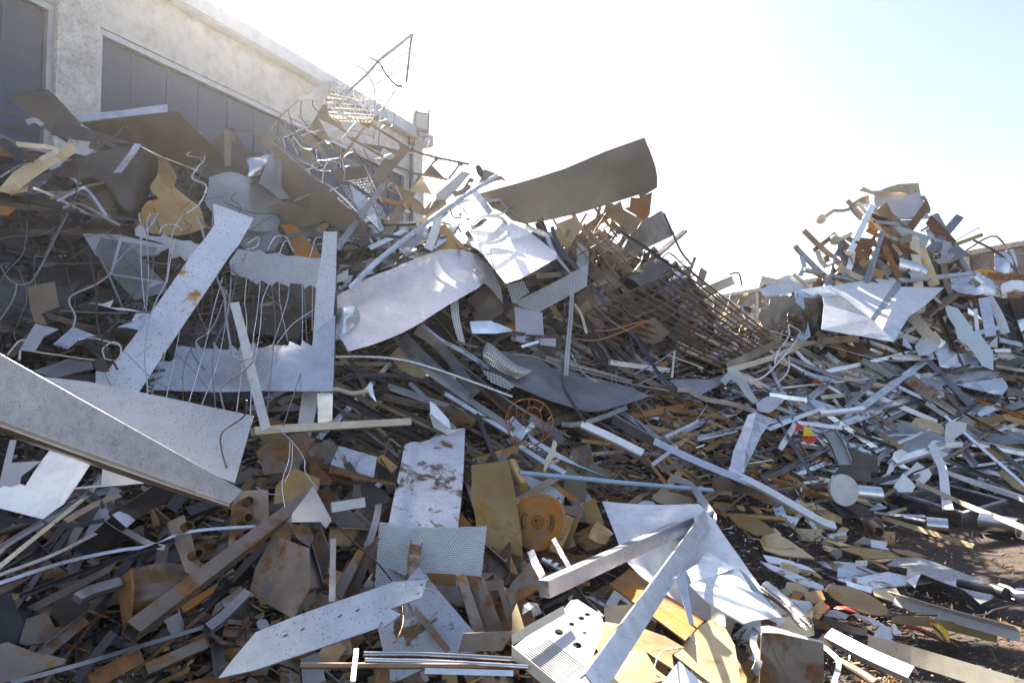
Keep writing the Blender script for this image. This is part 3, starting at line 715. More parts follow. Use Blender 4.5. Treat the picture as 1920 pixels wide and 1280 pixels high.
sheet('offcut','grey triangular offcut under the rolled edge of the near panel','offcut','lilac_steel',[770,310,1105,420,560,467,555,455,760,430],d=2.58,n=(0,-.9,.3))

T(0,0,1)
rr=random.Random(31)
for i in range(84):
    x0,y0=rr.uniform(0,560),rr.uniform(330,600); a=rr.uniform(.2,2.9); L_=rr.uniform(120,330); pts=[]
    for k in range(5):
        pts+=[x0+math.cos(a)*L_*k/4+rr.uniform(-22,22),y0+math.sin(a)*L_*k/4*.8+rr.uniform(-13,13)]
    if max(pts[1::2])>760: continue
    o=wire('thin_wire',None,rr.choice(['steel','brown_steel','tan_steel','brown_steel','lilac_steel','dark_steel']),pts,w=rr.uniform(1.0,2.0),off=rr.uniform(.3,.6))
    PX_INFO.append((o,x0+math.cos(a)*L_/2,y0+math.sin(a)*L_*.4,'grey','bent wire',math.degrees(a),L_,2))
for i in range(26):
    x0,y0=rr.uniform(560,800),rr.uniform(180,400); a=rr.uniform(-1.4,1.4); L_=rr.uniform(50,130); pts=[]
    for k in range(5): pts+=[x0+math.cos(a)*L_*(k/4-.5)+rr.uniform(-14,14),y0+math.sin(a)*L_*(k/4-.5)+rr.uniform(-14,14)]
    if min(pts[1::2])<90+ .35*abs(700-x0): continue
    o=wire('thin_wire',None,rr.choice(['silver','tan_steel','cream','steel']),pts,w=rr.uniform(1.6,2.6),off=rr.uniform(.2,.6))
    PX_INFO.append((o,x0,y0,'bright','bent wire',math.degrees(a),L_,2))

T(0,0,2.909)
def outline_scrap():
    k=dict(d=6.6,n=(0,-.97,.1),bend=0,crump=0,sub=0,th=.006)
    ob=[sheet('s',None,None,'tan_steel',a,**k) for a in ([1225,703,1282,722,1280,768,1262,765,1258,905,1225,905],[1278,720,1355,708,1358,716,1282,730],[1352,708,1400,735,1398,744,1350,717],[1388,740,1490,748,1484,830,1440,800,1400,775])]
    o=join_into(ob,'cut_out_sheet'); tagit(o,'thin grey laser-cut frame remnant standing in front of the long blue window','cut-out sheet')
outline_scrap()
# ======== lower left ========
T(0,800)
BL=[('black rubbery band curving over the white offcut','black',[-60,560,0,540,180,490,450,472,600,480,720,530,765,600],10,'flat',0),
('silver channel rising to the right over the white offcut','steel',[-60,1000,0,930,100,850,620,540,700,460,770,360],11,'channel',20),
('cream edge strip beside the silver channel','cream',[-40,1080,0,1045,200,880,620,545],8,'flat',10),
('grey bar low at the left under the silver channel','steel',[-60,1140,0,1110,400,960,720,800],8,'flat',40),
('long polished ribbon sweeping right to the pipes','alu',[-60,1185,0,1170,500,1010,900,925,1150,890,1300,820,1400,790,1600,765,1920,745],6,'flat',15),
('grey lipped strip bending down in the middle of the lower left','steel',[770,590,800,680,860,730,1000,810,1130,880,1235,905],10,'channel',0),
('dark shiny bar under the long polished ribbon','dark_steel',[150,1280,350,1200,860,1010,1310,850],8,'angle',30),
('bronze slab strip under the silver channel','tan_steel',[490,710,700,590,900,510],12,'flat',30),
('dark rail crossing the lower left gap','dark_steel',[0,690,180,700,500,740,780,700],8,'flat',20)]
for lb,m,a,w,k,rl in BL: bar('metal_strip',lb,'metal strip',m,a,w,k,off=.55,roll=rl)
sheet('metal_tag','small bright square tag with a groove near the open rectangular tube','metal tag','silver',[840,660,912,620,1015,697,950,757],off=.7,n=(0,-.8,.6),bend=0)
bar('rectangular_tube','dark rectangular tube with its open mouth towards the viewer','steel tube','dark_steel',[560,1000,960,660,1345,408],33,'sq',off=0,off2=1.35,roll=0,h=.045,th=.003)
def tubeplate(lb,pl,stubs,off):
    c=q(pl); p=P3(c[0][0],c[0][1],D(*c[0])-off)
    r=empty('tube_plate',p,lb,'tube plate')
    sheet('plate',None,None,'rusty',pl,off=off,n=(.2,-.9,.3),parent=r,bend=0,th=.012)
    for x,y in stubs:
        bar('tube_stub',None,None,'rust',[x-55,y+22,x,y],17,'tube',off=off+.0,off2=off+.17,parent=r)
tubeplate('dark plate with two rusty pipe stubs beside the polished ribbon',[1250,720,1380,660,1440,830,1480,1000,1540,1160,1430,1200,1340,940],[(1415,740),(1495,945)],.45)
tubeplate('brown header plate with three pipe stubs below the near panel corner',[1740,590,1790,480,2010,470,2020,740,1870,900,1710,920],[(1870,555),(1865,680),(1855,800)],.45)
T(0,960)
bar('square_tube','long rusty square tube rising from the dark to the grey painted offcut','steel tube','rusty',[980,900,2330,-125],26,'sq',off=.65,off2=.75,roll=20)
bar('square_tube','shorter grey square tube ending below the slotted rust plate','steel tube','steel',[1550,880,1700,760,1850,610],17,'sq',off=.5,roll=15)
bar('flat_bar','long thin grey flat bar running along the bottom left','metal bar','steel',[80,1280,600,1140,1000,1020,1530,860],8,'flat',off=.5,roll=20)
bar('square_tube','short open square tube lying near the bottom left','steel tube','rusty',[1080,1190,1300,1090,1530,990],20,'sq',off=.4,roll=10)
bar('u_channel','small upright channel offcut under the long rusty tube','channel','steel',[1290,760,1330,890],26,'channel',off=.45)
bar('angle_iron','rust brown angle at the bottom left edge','angle iron','rust',[680,1280,870,1170,1060,1070],30,'angle',off=.45)
patch('flanged_beam_end','rusty flanged beam end lying on its side at the lower left','steel beam','rusty',[[930,470,.1,1080,410,0,1250,385,0,1380,400,.1],[950,540,0,1100,510,-.04,1250,480,-.04,1410,455,0],[980,640,-.02,1120,620,-.06,1260,600,-.06,1400,560,0],[970,720,0,1100,700,0,1230,690,.02,1330,600,.1],[960,790,.1,1060,770,.1,1180,740,.1,1260,680,.15]],off=.35,th=.012)
sheet('beam_flange','flared rusty end plate of the flanged beam at the lower left','steel plate','rust',[880,530,905,500,985,425,1000,560,980,780,930,860],off=.42,n=(-.55,-.8,.2),th=.012)
sheet('rusty_shard','bright yellow-rust shard under the long rusty tube','rust shard','rust_orange',[1355,700,1640,530,1600,600,1380,760],off=.5,th=.01)
sheet('rusty_plate','large blotchy rust plate in the bottom left corner','steel plate','rusty',[-60,1010,60,975,250,1050,500,1100,480,1140,350,1180,80,1280,-60,1290],off=.45,th=.01,n=(.1,-.6,.8))
sheet('rusty_plate','dark pointed plate above the bottom left corner','steel plate','dark_steel',[-60,640,80,610,195,880,130,985,-60,980],off=.4,th=.01)
sheet('rusty_plate','brown ragged plate next to the dark pointed plate','steel plate','rusty',[195,800,350,750,430,910,400,970,200,1000,140,980],off=.38,th=.01)
sheet('rusty_plate','curved dark brown plate left of the flanged beam end','steel plate','brown_steel',[430,640,660,620,670,690,640,790,470,860,380,760],off=.3)
sheet('rusty_plate','long dark triangular plate with a rusty lower edge','steel plate','brown_steel',[200,710,880,370,820,450,270,740],off=.45,th=.008)
bar('folded_bar','bright folded bar with a diamond-shaped end left of the beam end','metal bar','steel',[575,650,700,590,900,530],20,'block',off=.45,roll=35,h=.03)
bar('angle_iron','rusty slotted angle rising out of the bottom left shards','angle iron','rusty',[300,1070,640,800],22,'angle',off=.42)
bar('dark_bar','dark bar sloping down to the bottom edge at left','metal bar','dark_steel',[850,900,700,1090,560,1280],16,'flat',off=.38)
# ======== bottom centre ========
T(480,960)
sheet('slotted_plate','long grey plate with oval slots and a torn end, across the bottom','metal plate','galvanised',[-280,1250,-160,1090,0,900,250,800,560,685,1030,522,1283,505,1243,638,1008,720,1085,765,960,862,955,830,935,820,915,865,500,1012,0,1182],off=.62,n=(.05,-.62,.78),th=.008,bend=.02,crump=.004,sub=1,
  holes=[ellipse(220,927,22,7,10,-33),ellipse(350,880,22,7,10,-33),ellipse(628,780,22,7,10,-33),ellipse(760,733,22,7,10,-33),ellipse(1215,612,13,7,8,-30),ellipse(1242,545,11,7,8,-30)])
def creased():
    r=empty('creased_plate',P3(830,1130,3.6),'rust-flecked plate creased down the middle, under the slotted plate','steel plate')
    sheet('plate',None,None,'galvanised_rust',[1220,410,1640,905,1520,1050,1010,1290,915,870,1000,720,1090,560],off=.42,n=(-.1,-.72,.68),th=.01,parent=r,bend=.0,crump=.004)
    bar('ridge',None,None,'rusty',[1130,660,1290,850,1440,1040],12,'flat',off=.47,parent=r)
creased()
sheet('perforated_plate','white panel with rows of round holes, behind the angle irons at bottom centre','perforated panel','perf_white',[925,78,1300,110,1732,105,1690,490,1600,560,1400,560,1200,560,890,560],off=.45,n=(.02,-.72,.69),bend=.015,crump=.004)
bar('angle_iron','short rusty angle standing against the white perforated panel','angle iron','rusty',[1203,230,1190,300,1175,480],24,'channel',off=.55,th=.006)
def ang(lb,a,b,mat='rusty',off=.5):
    """angle iron seen into its fold: two leaves"""
    A=q(a,2); r=empty('angle_iron',P3(A[0][0],A[0][1],D(*A[0])-off),lb,'angle iron')
    sheet('leaf',None,None,mat,a,off=off,parent=r,th=.01,bend=0,crump=.004,n=(.45,-.8,.4)); sheet('leaf',None,None,mat,b,off=off,parent=r,th=.01,bend=0,crump=.004,n=(-.45,-.8,.35))
ang('tall rusty angle iron leaning right of the white perforated panel',[1500,480,1560,460,1720,895,1625,905],[1575,470,1695,480,1855,890,1725,900])
ang('weathered angle iron tilted left of the white perforated panel',[760,280,835,250,640,655,578,590],[835,255,925,190,760,605,650,650],off=.45)
ang('pair of brown leaves folded together below the grey painted offcut',[235,85,400,110,455,250,400,260,310,200],[400,270,490,110,572,325,500,520,430,330],off=.3)
sheet('rusty_plate','big square plate streaked orange and grey, bottom centre left','steel plate','rusty',[130,170,400,270,410,560,285,798,0,640,-45,590,0,420],off=.5,n=(-.2,-.85,.45),th=.01)
bar('dark_angle','dark weathered channel standing between the orange plate and the leaves','channel','dark_steel',[360,260,400,400,440,550],30,'channel',off=.5,roll=20)
bar('flat_bar','narrow grey bar standing on end near the weathered angle iron','metal bar','steel',[580,200,575,420,570,670],11,'flat',off=.5)
bar('twisted_bar','twisted pale grey strip hanging beside the folded galvanised sheet','metal strip','steel',[920,-60,900,60,860,190,820,270],13,'flat',off=.5,roll=-20,twist=50)
bar('painted_bar','blue-white painted strip lying across the rust plates','metal bar','galvanised',[560,-35,812,-75],18,'block',off=.55,h=.02)
sheet('rusty_flat','wide brown flat iron across the foot of the tall angle iron','steel plate','rusty',[1555,905,1925,890,1850,1035,1520,1042],off=.6,th=.012,n=(0,-.95,.25))
sheet('rusty_flat','orange-brown flat piece behind the tall angle iron','steel plate','rust_orange',[1280,455,1500,465,1500,555,1320,540],off=.42,th=.01,n=(0,-.95,.2))
sheet('rusty_flat','brown plate below the orange-brown flat piece','steel plate','rusty',[1320,540,1530,560,1600,720,1500,700,1400,650],off=.38,th=.01)
for i,(a,w,m) in enumerate([([330,1148,900,1150,1920,1155],11,'tan_steel'),([805,1065,1300,1070,2040,1110],11,'stainless'),([815,1108,1400,1125,2040,1160],9,'stainless')]):
    bar('steel_rod',['long brownish steel rod along the bottom, longest of three','polished steel rod along the bottom, topmost of three','polished steel rod along the bottom, middle of three'][i],'steel rod',m,a,w,'rod',off=.7+.01*i)
bar('aluminium_strip','short square aluminium strip lowest on the bottom edge','metal bar','alu',[1265,1187,1925,1205],10,'block',off=.78)
bar('aluminium_strip','upright white strip in front of the bottom rods','metal bar','alu',[752,1035,725,1280],9,'block',off=.85)
bar('pipe_stub','short ochre pipe standing open at the bottom edge','pipe','rust_orange',[945,1330,942,1195],30,'tube',off=.6)
bar('bent_wire','thin wire looping under the torn end of the slotted plate','wire','tan_steel',[1095,690,1105,820,1060,950,1030,975],3,'wire',off=.75)
bar('bent_wire','thin rusty wire over the corner of the perforated panel','wire','brown_steel',[570,50,700,190,900,370,1020,510],3.4,'wire',off=.72)
T(480,800)
sheet('painted_offcut','smooth grey-lilac arrowhead offcut above the orange plate','offcut','lilac_steel',[430,440,570,700,525,762,485,712,225,716],off=.85,n=(0,-.95,.3),bend=0)
wire('bent_wire','thick silver wire leading up from the grey arrowhead offcut','alu',[460,470,370,340,360,240,270,110,170,20],w=3,off=.8)
wire('bent_wire','thin silver wire pair hanging above the grey arrowhead','silver',[255,115,245,250,195,420,215,600],w=2,off=.8)
wire('bent_wire','second thin wire hanging beside the wire pair above the arrowhead','silver',[275,120,265,290,215,420],w=2,off=.8)
wire('bent_wire','silver wire curving from the near panel corner to the hanging pair','silver',[0,450,80,500,180,505],w=2,off=.8)
def folded_galv():
    patch('folded_sheet','tall galvanised sheet with a rust-stained valley fold, bottom centre','metal sheet','galvanised_rust',[[1115,135,0,1180,112,0,1248,112,.05,1400,60,0,1568,12,-.04],[1075,330,0,1150,330,0,1210,330,.05,1380,330,.0,1556,330,-.04],[1030,540,0,1110,540,.01,1180,545,.05,1350,545,.0,1540,540,-.03],[990,750,0,1070,755,0,1150,760,.04,1330,760,0,1515,760,-.02]],off=.42,su=3,sv=4)
folded_galv()
sheet('ochre_plate','tall ochre plate stained with rust, right of the galvanised sheet','steel plate','ochre',[1615,280,1890,253,1930,420,1990,800,2010,1100,1725,1190,1700,1000,1650,730,1618,500],off=.35,n=(.02,-.9,.42),th=.008)
sheet('rusty_plate','pale rust-flecked slab left of the galvanised sheet','steel plate','galvanised_rust',[625,145,905,225,885,385,560,285],off=.45,n=(0,-.8,.6),th=.012)
sheet('rusty_plate','brown edge strip under the pale rust-flecked slab','steel plate','rust',[555,290,885,385,700,372,545,350],off=.47,th=.012)
sheet('rusty_plate','square rusty plate below the level cream batten','steel plate','rusty',[0,185,110,95,445,85,300,335,65,360],off=.42,n=(0,-.8,.5),th=.01)
sheet('rusty_plate','olive plate with rust blotches behind the grey arrowhead','steel plate','ochre',[150,440,290,310,478,390,470,470,330,620,200,612,135,580],off=.3,n=(0,-.85,.5),th=.008)
sheet('rusty_plate','slim orange-brown blade plate behind the hanging wires','steel plate','rust',[380,190,570,400,560,435,470,440,400,330],off=.35,th=.01)
sheet('rusty_plate','small tan plate tucked against the galvanised sheet','steel plate','ochre',[890,245,950,205,1062,300,1020,348],off=.52,th=.008)
bar('curved_bar','dark curved strap standing left of the galvanised sheet','metal strip','brown_steel',[680,270,735,360,755,450,745,540],14,'flat',off=.45,roll=20)
bar('rusty_bar','thin rust bar lying across the dark strap','metal bar','rust',[660,355,800,385,1045,430],6,'block',off=.5)
sheet('steel_plate','dark angular plate near the blue-white painted strip','steel plate','brown_steel',[780,450,850,405,1040,560,830,620],off=.35,th=.01)
bar('rusty_channel','dark brown bar leaning beside the folded galvanised sheet','metal bar','brown_steel',[920,290,1040,470],22,'angle',off=.4)
sheet('rusty_plate','golden rust wedge between the galvanised and ochre plates','steel plate','rust_orange',[1515,620,1530,640,1620,740,1520,740],off=.36,th=.01)
sheet('white_scrap','white jagged sliver above the folded galvanised sheet','offcut','white_paint',[1295,-110,1320,-80,1400,-20,1480,20,1560,10,1440,60,1330,0],off=.5)
# ======== top middle ========
T(480,160)
sheet('curved_plate','smooth brown plate with a bright bulge, top middle of the left heap','metal sheet','brown_steel',[135,438,260,545,420,680,560,800,680,922,760,950,870,1190,700,1120,560,1040,480,1010,370,925,220,870,100,800,20,730,60,620,130,560],off=.55,n=(.1,-.8,-.15),bend=.06)
bar('bright_edge_strip','bright strip edging the smooth brown plate','metal strip','silver',[135,438,420,680,560,760,760,950,800,1060,880,1190],3.2,off=.62)
patch('curved_sheet','silver sheet fold bulging in front of the smooth brown plate','metal sheet','steel',[[145,470,0,185,540,-.08,195,640,-.1,190,720,-.05],[90,560,0,130,650,-.1,165,720,-.1,210,790,0],[20,730,0,100,790,-.05,180,850,-.02,265,850,.05]],off=.62)
sheet('curved_plate','darker brown plate below the smooth brown plate','metal sheet','brown_steel',[92,900,220,872,400,930,520,1010,450,1040,300,1070,170,1060,100,1000],off=.5,n=(0,-.9,-.1))
patch('crumpled_sheet','pale crumpled sheet left of the smooth brown plate','metal sheet','silver',[[-80,560,0,40,530,-.05,130,520,0],[-60,620,0,40,600,-.1,125,565,0],[-60,680,.05,20,660,0,60,640,0]],off=.5,crump=.02)
patch('perforated_sheet','grey finely perforated sheet with rippled shine, left of the brown plates','perforated panel','perf_grey',[[-350,690,0,-200,650,0,-60,690,-.08,20,735,0,100,830,.05],[-360,780,0,-210,770,-.06,-60,800,-.1,30,850,0,220,885,.05],[-380,880,0,-220,880,0,-80,940,-.05,60,960,0,200,960,.05],[-320,960,.05,-200,980,0,-60,1080,0,60,1100,0,160,1080,.05]],off=.4)
sheet('perforated_sheet','grey perforated strip sheet behind the right notched crossbar','perforated panel','perf_grey',[-60,1080,30,940,120,1000,200,1150,130,1240,-20,1260,-120,1200],off=.3)
sheet('ochre_strip','bright ochre rusty strip behind the right notched crossbar','metal strip','rust_orange',[190,1050,260,1035,310,1060,360,1130,500,1290,300,1300,260,1170],off=.62,n=(0,-.85,.5))
bar('navy_strap','dark blue strap curving over the right notched crossbar','strap','navy',[180,1180,260,1130,400,1115,620,1130,900,1125,1140,1140,1200,1110],7,off=.66)
def basket():
    r=empty('slotted_tray',P3(680,380,6.6),'slotted steel tray hanging in front of the last blue window','metal tray')
    sheet('back',None,None,'brown_steel',[570,650,812,600,852,690,620,725],off=.5,parent=r,n=(0,-.95,.1),bend=0)
    o=grid('slats','silver',[620,725,852,690,992,985,800,990],9,14,w=1.6,off=.5,parent=r)
    bar('rim',None,None,'silver',[812,600,852,690,992,985,960,1000,860,990],2,'rod',off=.52,parent=r)
basket()
facets('crumpled_strip','shiny crumpled silver strip dangling below the slotted tray','metal strip','silver',[705,740,0,830,855,-.05,900,970,0,960,1070,-.05,940,1100,0,850,1010,-.08,790,960,0,740,880,-.05],[(0,1,7),(1,2,6,7),(2,5,6),(2,3,4,5)],off=.68)
bar('navy_strap','dark curved strap crossing the slotted tray','strap','navy',[580,735,700,740,850,830,950,900,990,980],6.5,off=.66,twist=30)
def skeleton():
    k=dict(off=.45,n=(.1,-.93,.2),bend=0,crump=0,th=.006,sub=0)
    k['d']=7.1
    P=[[505,140,530,150,600,230,690,375,600,310,450,240],[450,235,480,270,540,380,592,490,430,350,390,330],[390,350,480,440,545,565,470,500,400,450,335,420],[330,430,420,500,500,635,400,560,310,480],
       [1070,430,1160,480,900,782,862,690,965,545,1020,560,1080,470],[800,435,930,455,960,462,1050,480,1075,492,1045,520,955,470,935,500,860,470],[1320,600,1410,692,1260,665],[525,95,880,290,870,305,520,112],[808,310,822,318,572,650,556,645],[868,290,1070,415,1160,472,1255,510,1380,540,1600,585,1598,600,1380,555,1250,524,1150,485,1062,430,862,305],
       [690,378,960,530,950,545,680,392],[1050,600,1200,658,1260,665,1440,700,1436,714,1255,680,1195,672,1044,614],[1350,545,1362,552,1268,668,1255,662],[1522,590,1535,596,1452,706,1438,700],[780,268,870,275,850,325,782,290],[700,388,755,395,745,420,705,412],[1335,540,1372,545,1362,572,1340,566],[1510,572,1560,580,1548,606,1515,600],[620,490,655,500,650,520,615,512]]
    ob=[]
    for p in P: ob.append(sheet('s',None,None,'tan_steel',p,**k))
    o=join_into(ob,'cut_out_sheet'); tagit(o,'brown skeleton of a laser-cut sheet with triangles and thin rails against the sky and facade','cut-out sheet')
skeleton()
sheet('offcut','pale translucent-looking yellow triangle scrap right of the brown skeleton sheet','offcut','pale_ochre',[1240,680,1320,820,1240,805,1160,800],d=7.1,n=(0,-.9,.3))
def hoops():
    r=empty('bent_hoop_cage',P3(520,300,6.9),'brown bent hoops of a wire cage in front of the long blue window','wire cage')
    for a in ([325,110,240,180,160,260,90,380,65,480,80,560],[340,112,335,200,350,260,420,330],[425,112,430,160,470,200],[240,185,280,320,330,400],[180,300,260,420,330,560,400,600],[130,400,240,500,340,580,440,620],[160,260,150,330,165,420],[400,600,470,640,560,650],[730,480,800,560,880,620]): bar('hoop',None,None,'tan_steel',a,2.6,'rod',d=6.7,parent=r)
    for a in ([230,260,205,380,220,470],[300,340,275,430,320,520],[260,420,300,360,380,320],[330,380,440,350,520,330],[440,460,500,420,560,430,470,440],[210,390,300,350,380,280],[450,480,460,560,490,600],[280,380,350,470,420,480]): bar('rod',None,None,'silver',a,1.5,'wire',d=6.75,parent=r)
hoops()
T(480,40,2.909)
def rack():
    r=empty('wire_rack',P3(720,130,7.0),'bent wire rack and rods sticking up highest against the white sky','wire rack')
    for i,a in enumerate([[852,70,838,170,820,332],[852,70,765,140,680,205,610,285,500,385],[846,82,760,152,672,218],[820,332,770,365,700,470,670,490],[765,145,740,230,738,300],[838,168,740,215,640,290],[828,245,720,300,650,350],[620,200,670,225,710,290,760,345,800,357],[540,240,590,265,640,350,650,440,645,520],[600,280,640,260,700,410,730,400,760,380],[480,370,520,300,545,245],[560,430,620,380,650,330],[440,330,470,400,480,500],[500,390,520,440,600,470],[400,330,500,400,640,440]]):
        bar('rod',None,None,['steel','steel','silver'][i%3] if i<9 else 'silver',a,[5,5,3.4,2.6,2,2.6,2.6,4,3.4][i] if i<9 else 1.8,'wire',d=6.9,parent=r)
rack()
sheet('clear_film','pale see-through mesh sheet at the top of the left heap by the roof edge','mesh sheet','perf_grey',[240,430,320,355,385,325,415,325,385,400,360,440,300,430],d=6.9,n=(.2,-.8,.5))
def crate():
    r=empty('wire_basket',P3(655,200,7.4),'pale wire basket caught high on the left heap in front of the facade','wire basket')
    grid('side','silver',[385,415,650,440,640,535,400,520],12,4,w=1.3,parent=r,d=[7.0,7.0,6.9,6.9])
    grid('bottom','cream',[400,520,640,535,625,555,450,550],10,2,w=1.6,parent=r,d=[6.9,6.9,7.0,7.0])
    grid('side','silver',[415,330,650,440,640,445,400,400],8,3,w=1.2,parent=r,d=[7.0,7.0,7.2,7.2])
crate()
T(480,160)
bar('long_flat_bar','long pale flat bar slanting up to the right in the top middle','metal bar','silver',[1810,668,1400,940,950,1280,700,1520],7.5,'angle',off=.75,roll=15)
sheet('bracket_plate','scarred silver plate at the end of the brown skeleton sheet','metal plate','galvanised',[1545,645,1610,660,1500,790,1420,870,1350,850,1350,815,1440,740],off=.5)
sheet('brown_bracket','rust-brown bracket below the scarred silver plate','bracket','tan_steel',[1350,850,1420,860,1380,950,1300,975,1260,930,1300,880],off=.4)
patch('curled_plate','brown plate curling over behind the long pale flat bar, against the sky','metal sheet','tan_steel',[[1710,628,0,1780,655,0,1850,690,-.05,1880,740,-.1],[1690,690,0,1740,710,0,1800,715,0,1860,700,.1],[1660,750,0,1700,760,0,1740,740,.05,1770,700,.1]],off=.5)
patch('black_bracket','small black curled bracket at the sky edge','bracket','black',[[1645,605,0,1675,600,0,1705,640,0],[1655,645,0,1680,640,0,1705,660,0],[1665,670,0,1685,690,0,1700,700,0]],off=.6)
TL=[('brown beam jutting under the last window','tan_steel',[970,700,1090,790,1180,820],9,'flat'),('ochre plate edge under the last blue window','ochre',[920,840,1040,880,1200,900],8,'flat'),('brown prop leaning by the building corner','tan_steel',[1110,790,1080,900,1010,1000],9,'flat'),('brown bar reaching toward the pale long bar','tan_steel',[1130,860,1230,940,1340,950],14,'flat'),('pale bar with holes beside the long flat bar','silver',[1590,740,1680,850,1760,960],12,'flat'),('thin wire arch over the pale long bar','silver',[1300,930,1340,860,1375,880,1380,1000],2,'wire'),('loose wire curl below the last window','silver',[990,760,1010,735,1060,780,1140,960],1.8,'wire'),('brown slats crossing left of the big curved plate','tan_steel',[1480,820,1560,790,1620,700],10,'flat'),('dark bent strip below the slotted tray','dark_steel',[830,1030,1000,1050,1200,1040],5,'flat'),('silver tangle strip low in the top middle','silver',[850,1220,1000,1150,1120,1080],9,'flat'),('ochre bar in the gap below the building corner','ochre',[1230,1040,1330,960,1420,870],10,'flat'),('grey mesh strip under the pale long bar','perf_grey',[1090,1250,1180,1150,1290,1080],26,'flat'),('white fold hanging from the long pale bar','white_paint',[1370,970,1340,1100,1290,1230],16,'flat'),('brown plate by the building corner','tan_steel',[1120,850,1200,900,1240,950],20,'flat')]
for lb,m,a,w,k in TL: bar('metal_strip',lb,'metal strip',m,a,w,k,off=.5,roll=R.uniform(-20,20))
sheet('olive_grille','olive-tinted grille plate behind the bluish plate in the top middle','metal plate','ochre',[1340,1060,1420,1040,1500,1140,1640,1280,1300,1250],off=.2)
# ======== big curved plate and what lies under it ========
T(960,240)
sheet('curved_plate','huge dark curved plate thrust up against the sky at the centre','steel plate','bronze_steel',[-240,492,-100,452,0,425,200,365,400,300,700,175,992,76,1040,190,1075,290,1090,370,1088,448,960,525,950,500,750,562,500,640,220,700,100,718,0,695,-60,640,-150,600],d=8.9,n=(-.15,-.97,-.12),bend=.09,crump=.006,th=.012,sub=3)
sheet('rusty_plate','orange and grey rusty plate jutting under the right end of the huge curved plate','steel plate','rust_orange',[890,520,950,525,1052,480,1032,655,980,688,840,600,882,592],off=.35,n=(0,-.95,.1))
sheet('brown_sheet','flat light brown sheet under the huge curved plate','metal sheet','tan_steel',[700,580,750,565,980,690,905,800,835,800,810,725,680,650],off=.4,n=(0,-.95,0))
patch('curved_plate','light brown curved plate with orange rust flecks at the right end of the centre heap','steel plate','tan_steel',[[980,690,0,1050,660,.05,1112,622,.15,1140,640,.25],[900,810,0,1010,790,-.05,1120,770,0,1180,740,.15],[860,900,0,960,900,-.05,1100,850,0,1212,800,.1],[850,960,.05,930,950,0,1010,895,.0,1060,870,.1]],off=.45)
def wire_frame():
    r=empty('rod_rack',P3(1260,450,9.2),'bent wire frame with curved side rail at the right end of the centre heap','wire frame')
    for a,w,m in ([1140,640,1210,800,1270,930,1345,1030,1290,1050],4,'brown_steel'),([1220,850,1100,900,1000,920,900,960],1.3,'steel'),([1240,900,1140,915,1040,965],1.3,'steel'),([1265,945,1160,970,1060,1040],1.3,'steel'),([1120,980,1185,940,1320,1060,1580,1290],3,'tan_steel'),([1300,990,1200,1030,1100,1110],2,'steel'),([1000,910,1040,940,1020,1000,985,1020],1.5,'steel'),([990,920,960,1020,870,1120],2.6,'lilac_steel'),([800,1010,900,970,1000,930],1.8,'lilac_steel'): bar('rail',None,None,m,a,w,'wire',off=.4,parent=r)
wire_frame()
CB=[([520,780,700,1010,910,1290],11,'angle'),([640,900,590,1010],7,'flat'),([560,640,480,800,560,860],4,'flat'),([740,590,550,890],4,'flat'),([830,720,620,1040],4,'flat'),([910,790,760,1040,640,1150],5,'flat'),([480,840,720,960,880,1050],8,'flat'),([580,850,840,950],10,'flat'),([520,740,600,850,760,1050],5,'flat'),([330,760,430,900],14,'flat'),([480,670,400,820],5,'flat'),([640,1180,760,1120,560,1200],9,'flat'),([180,1110,480,1090],10,'flat'),([760,1040,700,1180,640,1280],8,'flat'),([720,1060,900,1280],10,'flat'),([1290,1060,1320,1160,1440,1290],20,'flat'),([1440,1060,1400,1180],16,'flat')]
for i,(a,w,k) in enumerate(CB):
    bar('metal_bar',['long tan angle running down to the right under the huge curved plate','tan cross piece on the long tan angle','thin tan rod beside the sky gap','tan grid rod crossing the sky gap','second tan grid rod below the sky gap','tan slat leaning left below the light brown sheet','grey-brown slat left of the barrel','flat tan slat crossing above the barrel','slender slat next to the long tan angle','wide tan plank left under the huge plate','thin tan edge under the huge plate','pinkish beam with a knobby end left of the barrel','brown beam behind the pale perforated band','slat standing left of the brown barrel','slat running under the brown barrel','brown frame leg right of the wire frame','short brown frame leg right of the grey barrel'][i],'metal bar','tan_steel' if i!=9 else 'ochre',a,w,k,off=.3+.03*(i%4),roll=R.uniform(-25,25))
sheet('brown_sheet','tan sheet hanging just below the left half of the huge curved plate','metal sheet','tan_steel',[330,720,470,665,540,740,430,890,340,800],off=.35,n=(0,-.95,0))
sheet('brown_sheet','tan sheet with ribs behind the grid rods','metal sheet','tan_steel',[580,850,680,800,830,900,820,960,700,920],off=.2,n=(0,-.95,.1))
bar('steel_drum','brown steel barrel lying in the middle of the centre heap','steel barrel','brown_steel',[860,1240,1080,1090],58,'tube',off=.35,off2=.1)
bar('steel_drum','smaller grey barrel beside the brown one','steel barrel','dark_steel',[1060,1290,1240,1190],40,'tube',off=.35,off2=.1)
patch('curved_sheet','dark hood-shaped sheet above the grey barrel','metal sheet','brown_steel',[[1075,1000,0,1110,985,0,1150,1000,0],[1090,1040,-.05,1140,1040,-.1,1200,1060,0],[1120,1090,0,1160,1110,0,1215,1130,0]],off=.35)
sheet('metal_sheet','bluish pale fold right of the dark hood-shaped sheet','metal sheet','silver',[1180,1040,1240,1060,1320,1120,1240,1130],off=.45,n=(0,-.6,.8))
bar('blue_strap','long blue-grey strap running down across the right of the centre heap','strap','navy',[820,780,900,830,1010,900,1120,980,1220,1050,1310,1110,1440,1290],5.5,off=.6)
bar('blue_strap','dark blue strap slanting down beside the pale perforated band','strap','navy',[300,740,330,840,400,950,520,1090,640,1240,760,1380],8,off=.65)
bar('blue_strap','second dark blue strap left of the slanting one','strap','navy',[310,760,330,860,370,1000,390,1110],6,off=.6)
